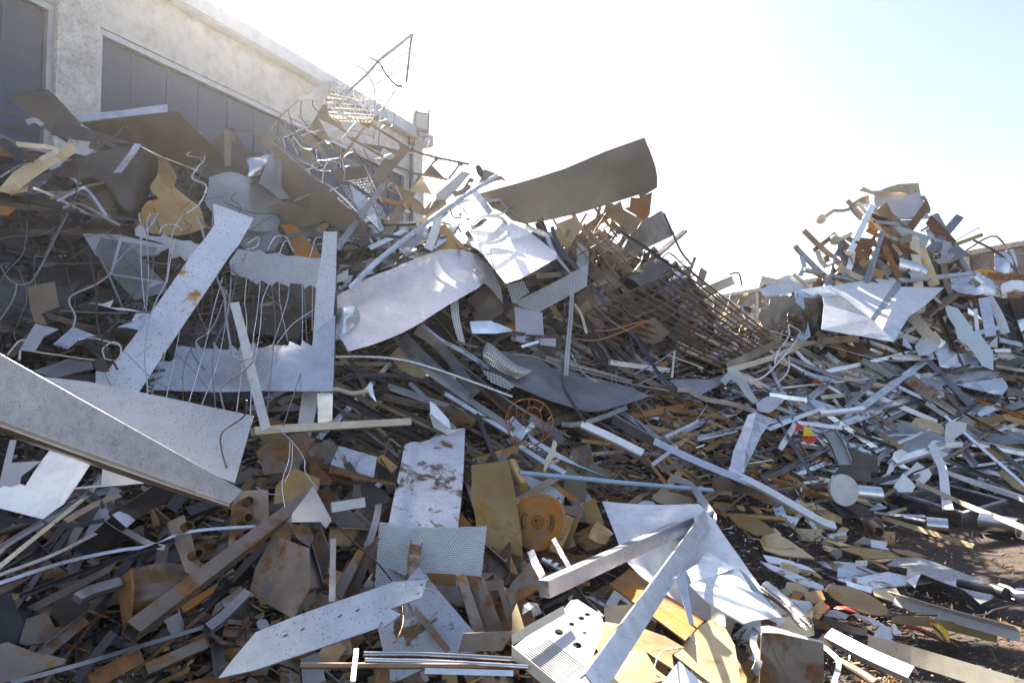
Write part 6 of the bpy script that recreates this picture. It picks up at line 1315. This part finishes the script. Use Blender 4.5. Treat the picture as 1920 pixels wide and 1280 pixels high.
# ======== the mass of smaller scrap: every piece its own object ========
LM=[(80,210,'leftmost brown plate'),(250,230,'big flanged panel'),(230,290,'black curved sheet'),(330,390,'ochre curled plate'),(60,340,'arching channel strips'),(60,520,'drooping grey wire'),(70,560,'beige curved offcut'),(330,560,'diagonal speckled plate'),(520,500,'right notched crossbar'),(600,600,'tall speckled panel'),(450,690,'lower comb plate'),(200,800,'big near panel'),(80,900,'large white offcut'),(280,940,'open rectangular tube'),(360,1000,'two-stub tube plate'),(470,960,'header plate'),(290,1090,'flanged beam end'),(420,1050,'long rusty square tube'),(60,1230,'blotchy corner plate'),(300,1230,'short open square tube'),(530,1060,'orange streaked plate'),(580,960,'grey arrowhead offcut'),(640,1150,'long slotted plate'),(660,1060,'weathered angle iron'),(650,870,'rust-flecked slab'),(800,900,'folded galvanised sheet'),(810,1040,'white perforated panel'),(800,1150,'creased plate'),(930,970,'tall ochre plate'),(1010,980,'gear wheel'),(1000,830,'orange wire reel'),(900,1120,'tall rusty angle iron'),(800,1240,'bottom steel rods'),(1060,1190,'slotted white tray'),(1160,1050,'ribbed profile'),(1240,1000,'big white triangular sheet'),(1220,1120,'long silvery channel'),(1230,1140,'ridged rust plate'),(1370,1130,'white curved panel'),(1480,1180,'polished open tube'),(1480,1240,'rust-brown box plate'),(1600,1230,'white box channel'),(1150,910,'light blue pipe'),(1330,880,'long lilac channel'),(1470,930,'brilliant white channel'),(1400,830,'crushed aluminium profile'),(1120,845,'white aluminium channel'),(600,370,'smooth brown plate'),(460,350,'rippled perforated sheet'),(690,350,'slotted tray'),(720,250,'brown skeleton sheet'),(540,250,'hoop cage'),(830,430,'long pale flat bar'),(1080,340,'huge curved plate'),(940,460,'bluish plate'),(780,560,'long perforated sheet'),(900,570,'shaded brown plate'),(1040,540,'cream perforated band'),(990,600,'hanging grey rectangle'),(960,680,'rolled perforated panel'),(1100,740,'wavy grey sheet'),(1210,430,'rust-flecked curved plate'),(1210,560,'brown barrel'),(1290,500,'wire frame'),(1150,480,'tan cross pieces'),(1330,620,'welded steel mesh'),(1210,620,'dark brown plates'),(1400,740,'perforated crest'),(760,700,'bowed silver rod'),(820,740,'long grey angle'),(560,810,'cream batten'),(1500,600,'rolled brown plates'),(1600,560,'white folded sheet'),(1690,370,'cabinet panel'),(1700,440,'grey-green plate'),(1600,430,'upright white post'),(1710,500,'silver duct'),(1840,540,'curled bluish sheet'),(1860,480,'yard wall'),(1820,640,'pale green panel'),(1520,790,'painted red and yellow scrap'),(1570,840,'grey-green channel'),(1690,810,'large perforated panel'),(1840,720,'crumpled silver sheet'),(1780,880,'bent white strip'),(1600,920,'round white lid'),(1810,960,'box tray'),(1640,990,'flanged pipe'),(1600,1040,'pointed ochre plate'),(1600,1130,'oval ochre plate'),(1780,1080,'twisted silver sheet'),(1880,1100,'black hose'),(1800,1160,'long white angle profile'),(1460,1020,'rounded tan plate'),(1600,700,'white bars'),(1460,700,'hairpin white wire'),(1650,750,'crossing silver bars')]
USED={}
def autolabel(o,px,py,colr,kind,ang,ln,group=None,sheetlike=False):
    while ang>90: ang-=180
    while ang<=-90: ang+=180
    tilt='lying level' if abs(ang)<9 else 'standing upright' if abs(ang)>75 else ('falling gently right' if 0<ang<32 else 'falling steeply right' if ang>0 else 'rising gently right' if ang>-32 else 'rising steeply right')
    size='long' if ln>115 else 'medium' if ln>62 else 'short'
    if sheetlike: size='broad' if ln>80 else 'small' if ln<45 else 'mid-sized'
    c=sorted(LM,key=lambda l:(l[0]-px)**2+(l[1]-py)**2)[:7]
    for extra in(0,1):
        for l in c:
            dx,dy=px-l[0],py-l[1]; dist=math.hypot(dx,dy)
            if dist<22: w='against'
            else:
                v='above' if dy<0 else 'below'; h='left of' if dx<0 else 'right of'
                w=v if abs(dy)>2.4*abs(dx) else h if abs(dx)>2.4*abs(dy) else ('up-' if dy<0 else 'down-')+h
                if dist>75: w='further '+w
            s=f"{size} {colr} {kind} {tilt}, {w} the {l[2]}"
            if extra: s=f"{size} {colr} {kind} {tilt}, {w} the {l[2]}, near the {c[(c.index(l)+1)%7][2]}"
            if s not in USED and len(s.split())<=16: 
                USED[s]=o; o['label']=s
                if group: o['group']=group
                return
    o['label']=s=' '.join(f"{size} {colr} {kind} {tilt}, near the {c[0][2]}".split()[:16])
    o['group']=group or s
CN={'silver':'silver','alu':'silvery','white_paint':'white','cream':'cream','steel':'grey','dark_steel':'dark','black':'black','navy':'dark blue','brown_steel':'dark brown','tan_steel':'tan','rusty':'rusty grey','rust':'rust-brown','rust_orange':'orange rusty','ochre':'ochre','pale_ochre':'pale ochre','galvanised':'speckled grey','galvanised_rust':'rust-flecked','lilac_steel':'lilac-grey','stainless':'polished','perf_grey':'perforated grey','grey_green':'grey-green','speckled_fine':'speckled','hazy_film':'hazy','blue_paint':'light blue'}
def pick(wl):
    t=sum(w for _,w in wl); x=R.random()*t
    for k,w in wl:
        x-=w
        if x<=0: return k
    return wl[-1][0]
CNT={}
MAXK=285
def piece(zone,px,py,kind,m,ang,ln,w,off,grp):
    base={'strip':'metal_strip','bar':'flat_bar','angle':'angle_iron','tube':'pipe','box':'box_section','plate':'scrap_plate','shard':'sheet_offcut','wire':'bent_wire','curl':'curled_strip','channel':'channel_piece'}[kind]
    if CNT.get(base,0)>=MAXK: return
    CNT[base]=CNT.get(base,0)+1
    a=math.radians(ang); dx,dy=math.cos(a)*ln/2,math.sin(a)*ln/2; _T[:]=[0,0,1]
    tilt=R.uniform(-.0,.10)*R.choice((-1,1)); sheetlike=False
    nm=base.replace('_',' ')
    if kind in('strip','bar','angle','tube','box','channel'):
        k={'strip':'flat','bar':'block','angle':'angle','tube':'tube','box':'sq','channel':'channel'}[kind]
        pts=[px-dx,py-dy,px+dx,py+dy]
        if kind=='strip': pts=[px-dx,py-dy,px+R.uniform(-.08,.08)*ln*math.sin(a),py+R.uniform(-.08,.08)*ln*math.cos(a),px+dx,py+dy]
        o=bar(base,None,None,m,pts,w,k,off=off-tilt,off2=off+tilt,roll=(R.uniform(-15,60)+(180 if kind=='channel' else 0)) if kind!='tube' else 0,twist=R.uniform(-60,60) if kind=='strip' else 0,h=None if kind!='bar' else w*D(px,py)/F*.4,seg=3)
    elif kind in('wire','curl'):
        pts=[]; x,y=px-dx,py-dy; n=4
        for i in range(n+1):
            t=i/n; pts+=[px-dx+2*dx*t+R.uniform(-.16,.16)*ln,py-dy+2*dy*t+R.uniform(-.16,.16)*ln]
        o=bar(base,None,None,m,pts,w if kind=='curl' else max(1.3,w*.25),'flat' if kind=='curl' else 'wire',off=off,twist=R.uniform(60,240) if kind=='curl' else 0,seg=4)
    else:
        n=R.choice((4,4,4,5,3,6)) if kind=='shard' else 4; ww=w; sheetlike=True
        if kind=='plate':
            c=[(-.5,-.5),(.5,-.5),(.5,.5),(-.5,.5)]; c=[(x+R.uniform(-.12,.12),y+R.uniform(-.12,.12)) for x,y in c]
        else:
            c=[(.5*math.cos(6.283*i/n+R.uniform(-.3,.3))*R.uniform(.7,1.1),.5*math.sin(6.283*i/n+R.uniform(-.3,.3))*R.uniform(.6,1.1)) for i in range(n)]
        pp=[]
        for x,y in c: X,Y=x*ln,y*ww; pp+=[px+X*math.cos(a)-Y*math.sin(a),py+X*math.sin(a)+Y*math.cos(a)]
        o=sheet(base,None,None,m,pp,off=off,jit=.42,th=R.choice((.003,.006,.01)) if m in('rusty','rust','ochre') else .003,sub=1,face=.45,bend=R.uniform(-.2,.2) if kind=='shard' else R.uniform(-.04,.04))
    o['category']={'strip':'metal strip','bar':'metal bar','angle':'angle iron','tube':'pipe','box':'box section','plate':'metal plate','shard':'offcut','wire':'wire','curl':'metal strip','channel':'channel'}[kind]
    autolabel(o,px,py,CN[m],nm,ang,ln,grp,sheetlike)
    return o
def zone(poly,n,kinds,mats,angs,lr,wr,grp,offr=(-.02,.16),mind=0):
    xs=[p[0] for p in poly]; ys=[p[1] for p in poly]; c=0; tr=0
    while c<n and tr<n*30:
        tr+=1; x,y=R.uniform(min(xs),max(xs)),R.uniform(min(ys),max(ys)); ins=False
        for i in range(len(poly)):
            (x1,y1),(x2,y2)=poly[i],poly[i-1]
            if (y1>y)!=(y2>y) and x<(x2-x1)*(y-y1)/(y2-y1)+x1: ins=not ins
        if not ins: continue
        c+=1; k=pick(kinds); am,asd=pick(angs); ln=R.uniform(*lr)*(.62 if k in('plate','shard') else 1); w=R.uniform(*wr)*(1.9 if k in('plate','shard') else 1)
        if k in('plate','shard'): ln=max(ln,w*.7)
        if k=='shard' and ln>60: ln*=.7
        piece(grp,x,y,k,pick(mats),R.gauss(am,asd),ln,w,R.uniform(*offr),grp)
V4=lambda x0,y0,x1,y1:[(x0,y0),(x1,y0),(x1,y1),(x0,y1)]
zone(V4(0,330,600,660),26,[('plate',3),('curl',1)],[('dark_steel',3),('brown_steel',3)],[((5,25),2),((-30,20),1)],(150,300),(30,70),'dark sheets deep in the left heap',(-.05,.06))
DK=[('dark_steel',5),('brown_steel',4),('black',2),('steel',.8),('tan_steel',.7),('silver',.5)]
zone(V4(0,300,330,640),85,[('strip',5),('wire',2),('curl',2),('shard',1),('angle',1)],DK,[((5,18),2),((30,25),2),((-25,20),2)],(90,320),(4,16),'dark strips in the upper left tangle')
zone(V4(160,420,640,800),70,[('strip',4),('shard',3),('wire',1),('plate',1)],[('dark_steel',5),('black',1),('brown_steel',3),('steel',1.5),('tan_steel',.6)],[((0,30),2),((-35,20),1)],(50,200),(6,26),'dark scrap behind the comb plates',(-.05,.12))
zone(V4(-20,900,480,1290),120,[('strip',3),('bar',2),('angle',2),('plate',2),('tube',1),('box',1),('curl',1)],[('dark_steel',4),('brown_steel',3),('rusty',3.5),('rust',2),('steel',.7)],[((-28,12),4),((-55,20),1),((30,20),1)],(50,230),(5,22),'rusty bars in the lower left')
zone([(480,800),(1130,860),(1140,1290),(380,1290)],170,[('plate',6),('angle',2),('shard',2),('bar',1.5),('channel',1)],[('rusty',5),('rust',3),('tan_steel',2),('ochre',1.5),('galvanised_rust',1),('brown_steel',1.5),('steel',1)],[((60,25),2),((-60,25),2),((10,25),2)],(45,130),(13,36),'rusty plates at bottom centre')
zone(V4(630,640,1250,900),150,[('strip',5),('wire',1.5),('bar',2),('shard',1.5),('angle',1)],[('brown_steel',3),('rusty',2),('tan_steel',2.5),('steel',2),('dark_steel',2),('silver',.7),('rust',1)],[((28,14),4),((-25,20),1)],(90,340),(3,14),'brown strips in the middle slope')
zone([(1100,800),(1500,700),(1560,930),(1300,960),(1120,930)],110,[('strip',5),('bar',2),('angle',1.5),('wire',1),('shard',1)],[('tan_steel',3),('rust',4),('rust_orange',2.6),('brown_steel',2),('ochre',2.5),('silver',.8),('lilac_steel',.5)],[((25,14),4),((-25,12),1.3)],(60,260),(4,14),'tan strips right of the middle')  # rust shares raised to tint in the amber flare, besides real rust
zone([(1330,640),(1920,600),(1920,900),(1500,900),(1400,760)],260,[('strip',5),('bar',2),('angle',2.5),('plate',.7),('box',1.5),('channel',1.5),('shard',1.2),('tube',.6),('wire',.8)],[('alu',4),('silver',4),('white_paint',2),('steel',1.5),('tan_steel',1.5),('brown_steel',1.6),('dark_steel',1.4),('cream',.5),('rusty',.8),('rust_orange',.3)],[((27,8),5),((-22,8),2),((60,15),.6),((4,6),1.2)],(70,300),(4,14),'silvery bars heaped on the right',(-.05,.3))
zone([(1480,590),(1600,470),(1640,400),(1760,430),(1840,530),(1800,620),(1560,640)],120,[('bar',3),('strip',3),('tube',1.5),('angle',2),('plate',2),('shard',1)],[('tan_steel',2.5),('silver',1.6),('steel',2.4),('rust',1.4),('brown_steel',1.5),('cream',1),('lilac_steel',1)],[((50,14),3),((-50,18),2),((10,20),1)],(45,170),(6,17),'bars on the right heap peak',(0,.45))
zone([(1790,560),(1920,560),(1920,870),(1800,780)],60,[('strip',4),('plate',1),('angle',2),('shard',1)],[('silver',2),('dark_steel',3),('steel',3),('lilac_steel',1),('tan_steel',.8),('white_paint',.8)],[((35,25),3),((70,12),1),((0,10),1)],(40,130),(5,15),'dark and silver strips at the right edge')
zone([(1330,560),(1520,590),(1530,680),(1400,700),(1340,640)],70,[('curl',3),('strip',2),('wire',3),('shard',2)],[('tan_steel',3),('cream',2),('silver',1.5),('brown_steel',2),('ochre',1)],[((10,30),2),((-30,30),1)],(30,110),(3,11),'curled strips between the heaps',(0,.3))
zone([(880,450),(1060,440),(1240,480),(1330,600),(1300,690),(900,660)],180,[('bar',2.5),('strip',3),('plate',3),('shard',2),('angle',2),('wire',1)],[('brown_steel',5),('tan_steel',3),('rusty',2),('dark_steel',3),('steel',.8),('rust_orange',.4)],[((55,14),3),((-40,20),2),((10,20),1)],(40,150),(5,18),'brown scrap in the centre heap',(-.02,.22))
zone([(930,400),(1230,400),(1290,510),(1100,520)],45,[('bar',3),('strip',3),('plate',1)],[('tan_steel',5),('brown_steel',2),('ochre',1)],[((55,10),3),((-55,15),3)],(40,120),(4,12),'tan slats at the centre heap top',(.0,.3))
zone([(600,400),(900,380),(960,450),(760,520),(640,480)],85,[('strip',4),('wire',1),('shard',2.5),('curl',2)],[('silver',4),('steel',2.5),('brown_steel',2),('navy',.5),('tan_steel',1.4),('perf_grey',1),('white_paint',.7)],[((-35,18),3),((30,20),2)],(35,130),(4,16),'silver scraps in the top middle',(-.02,.3))
zone([(640,480),(820,440),(760,520),(640,570)],30,[('strip',3),('shard',2),('curl',1)],[('silver',3),('perf_grey',1),('steel',2),('brown_steel',2)],[((-30,20),2)],(40,130),(4,16),'silver scraps left of the long perforated sheet')
zone([(340,330),(520,330),(560,420),(420,440)],35,[('strip',3),('shard',2),('wire',2)],[('silver',2),('dark_steel',2),('brown_steel',3),('perf_grey',1)],[((20,30),2),((-40,20),1)],(40,120),(4,12),'scraps around the rippled perforated sheet')
zone([(900,680),(1450,640),(1480,760),(1200,790)],95,[('strip',6),('wire',3),('shard',1)],[('steel',4),('tan_steel',2),('silver',2),('brown_steel',2),('dark_steel',1.5)],[((12,8),3),((-18,8),2)],(60,220),(2.5,8),'thin strips over the wavy sheets',(0,.4))
zone([(1340,950),(1560,930),(1680,990),(1620,1100),(1480,1120)],60,[('plate',3),('shard',3),('bar',1),('strip',2),('tube',.5)],[('ochre',4),('pale_ochre',2),('galvanised_rust',2),('rusty',2),('tan_steel',1),('silver',.6)],[((18,12),4),((-20,20),1)],(30,100),(5,14),'flat ochre plates on the lower right ground',(.02,.08))
zone([(1500,880),(1920,860),(1920,930),(1700,960),(1540,940)],75,[('strip',4),('bar',2),('shard',2),('angle',1)],[('silver',2),('white_paint',1.5),('brown_steel',2),('tan_steel',2),('dark_steel',1.5),('pale_ochre',1)],[((22,10),3),((-15,10),1.5)],(35,130),(3,10),'strips around the round white lid',(.0,.2))
zone([(1150,1100),(1560,1130),(1560,1290),(1120,1290)],35,[('plate',3),('shard',3),('strip',1)],[('pale_ochre',4),('white_paint',2),('ochre',2),('rusty',1)],[((25,20),3),((-50,20),1)],(60,150),(12,30),'pale plates at the lower right',(.02,.15))
zone([(620,400),(860,370),(880,450),(700,480)],26,[('strip',4),('bar',1)],[('steel',2),('silver',2),('tan_steel',1)],[((-50,12),1),((60,12),1)],(60,150),(6,14),'strips added to cast shadow streaks on the long perforated sheet',(.1,.7))  # strips put in towards the sun to throw shadow streaks on the sheet below
zone([(1440,520),(1560,540),(1560,600),(1420,620)],26,[('strip',3),('plate',2),('curl',2)],[('silver',3),('tan_steel',2),('cream',1),('steel',1)],[((-20,25),1)],(50,120),(6,16),'scrap at the shoulder of the right heap',(.1,.6))
for o,px,py,cc,kd,an,ln,w in PX_INFO:
    o['category']='wire' if kd=='bent wire' else 'metal bar'; autolabel(o,px,py,cc,kd,an,ln,'thin wires tangled over the left heap' if kd=='bent wire' else 'bars criss-crossing the right heap')
# leftover fines nobody could count
def shards(name,label,n,boxes,mats,smin,smax,offr):
    V=[];Fc=[];fm=[]
    for _ in range(n):
        b=pick([(x,x[4]) for x in boxes]); px,py=R.uniform(b[0],b[2]),R.uniform(b[1],b[3])
        if py<crest(px)+5: continue
        s=R.uniform(smin,smax)*R.choice((.5,.8,1)); c=P3(px,py,D(px,py)-R.uniform(*offr))
        t=nrm((R.uniform(-1,1),R.uniform(-.6,.6),R.uniform(-.35,.35))); nn=nrm((R.uniform(-1,1),R.uniform(-1,.3),R.uniform(-.2,1))); nn=nrm(nn-t*nn.dot(t)); w=t.cross(nn)
        L_=s*R.choice((1,1,2.5,5)); W_=s*R.uniform(.25,.8); k=len(V); m=R.randrange(len(mats))
        h=nn*.003
        a=[(-L_/2,-W_/2*R.uniform(.4,1)),(L_/2,-W_/2),(L_/2*R.uniform(.5,1),W_/2),(-L_/2,W_/2*R.uniform(.3,1))]
        V+=[c+t*x+w*y+h for x,y in a]+[c+t*x+w*y-h for x,y in a]
        f=[(0,1,2,3),(7,6,5,4),(0,4,5,1),(1,5,6,2),(2,6,7,3),(3,7,4,0)]
        Fc+=[tuple(i+k for i in q_) for q_ in f]; fm+=[m]*6
    o=link(name,V,Fc,None,mats=mats,fm=fm); o['kind']='stuff'; o['label']=label
shards('metal_fines','uncountable small rusty chips and slivers filling the gaps of the heaps',7500,[(630,640,1300,930,4),(300,820,1150,1290,4),(0,900,500,1290,2),(1100,750,1600,960,3),(850,430,1350,700,2)],['rust','rusty','tan_steel','brown_steel','dark_steel','steel','ochre'],.02,.07,(-.08,.12))
shards('bright_fines','uncountable small bright chips and slivers on the right heap',3800,[(1300,600,1920,930,5),(1480,420,1850,640,2),(560,400,960,560,1)],['silver','alu','tan_steel','brown_steel','steel','white_paint','dark_steel'],.03,.12,(-.1,.25))
shards('dark_fines','uncountable small dark chips in the left tangle',3500,[(0,300,640,900,3)],['dark_steel','black','brown_steel','steel'],.02,.08,(-.08,.1))
shards('ground_chips','uncountable chips and crumbs strewn over the dirt',3600,[(1330,930,1720,1290,3),(1600,1000,1920,1290,.7)],['rust','ochre','tan_steel','dark_steel','silver','rust_orange'],.008,.028,(.0,.02))
print('SCATTER',CNT, 'OBJ',len(bpy.data.objects))
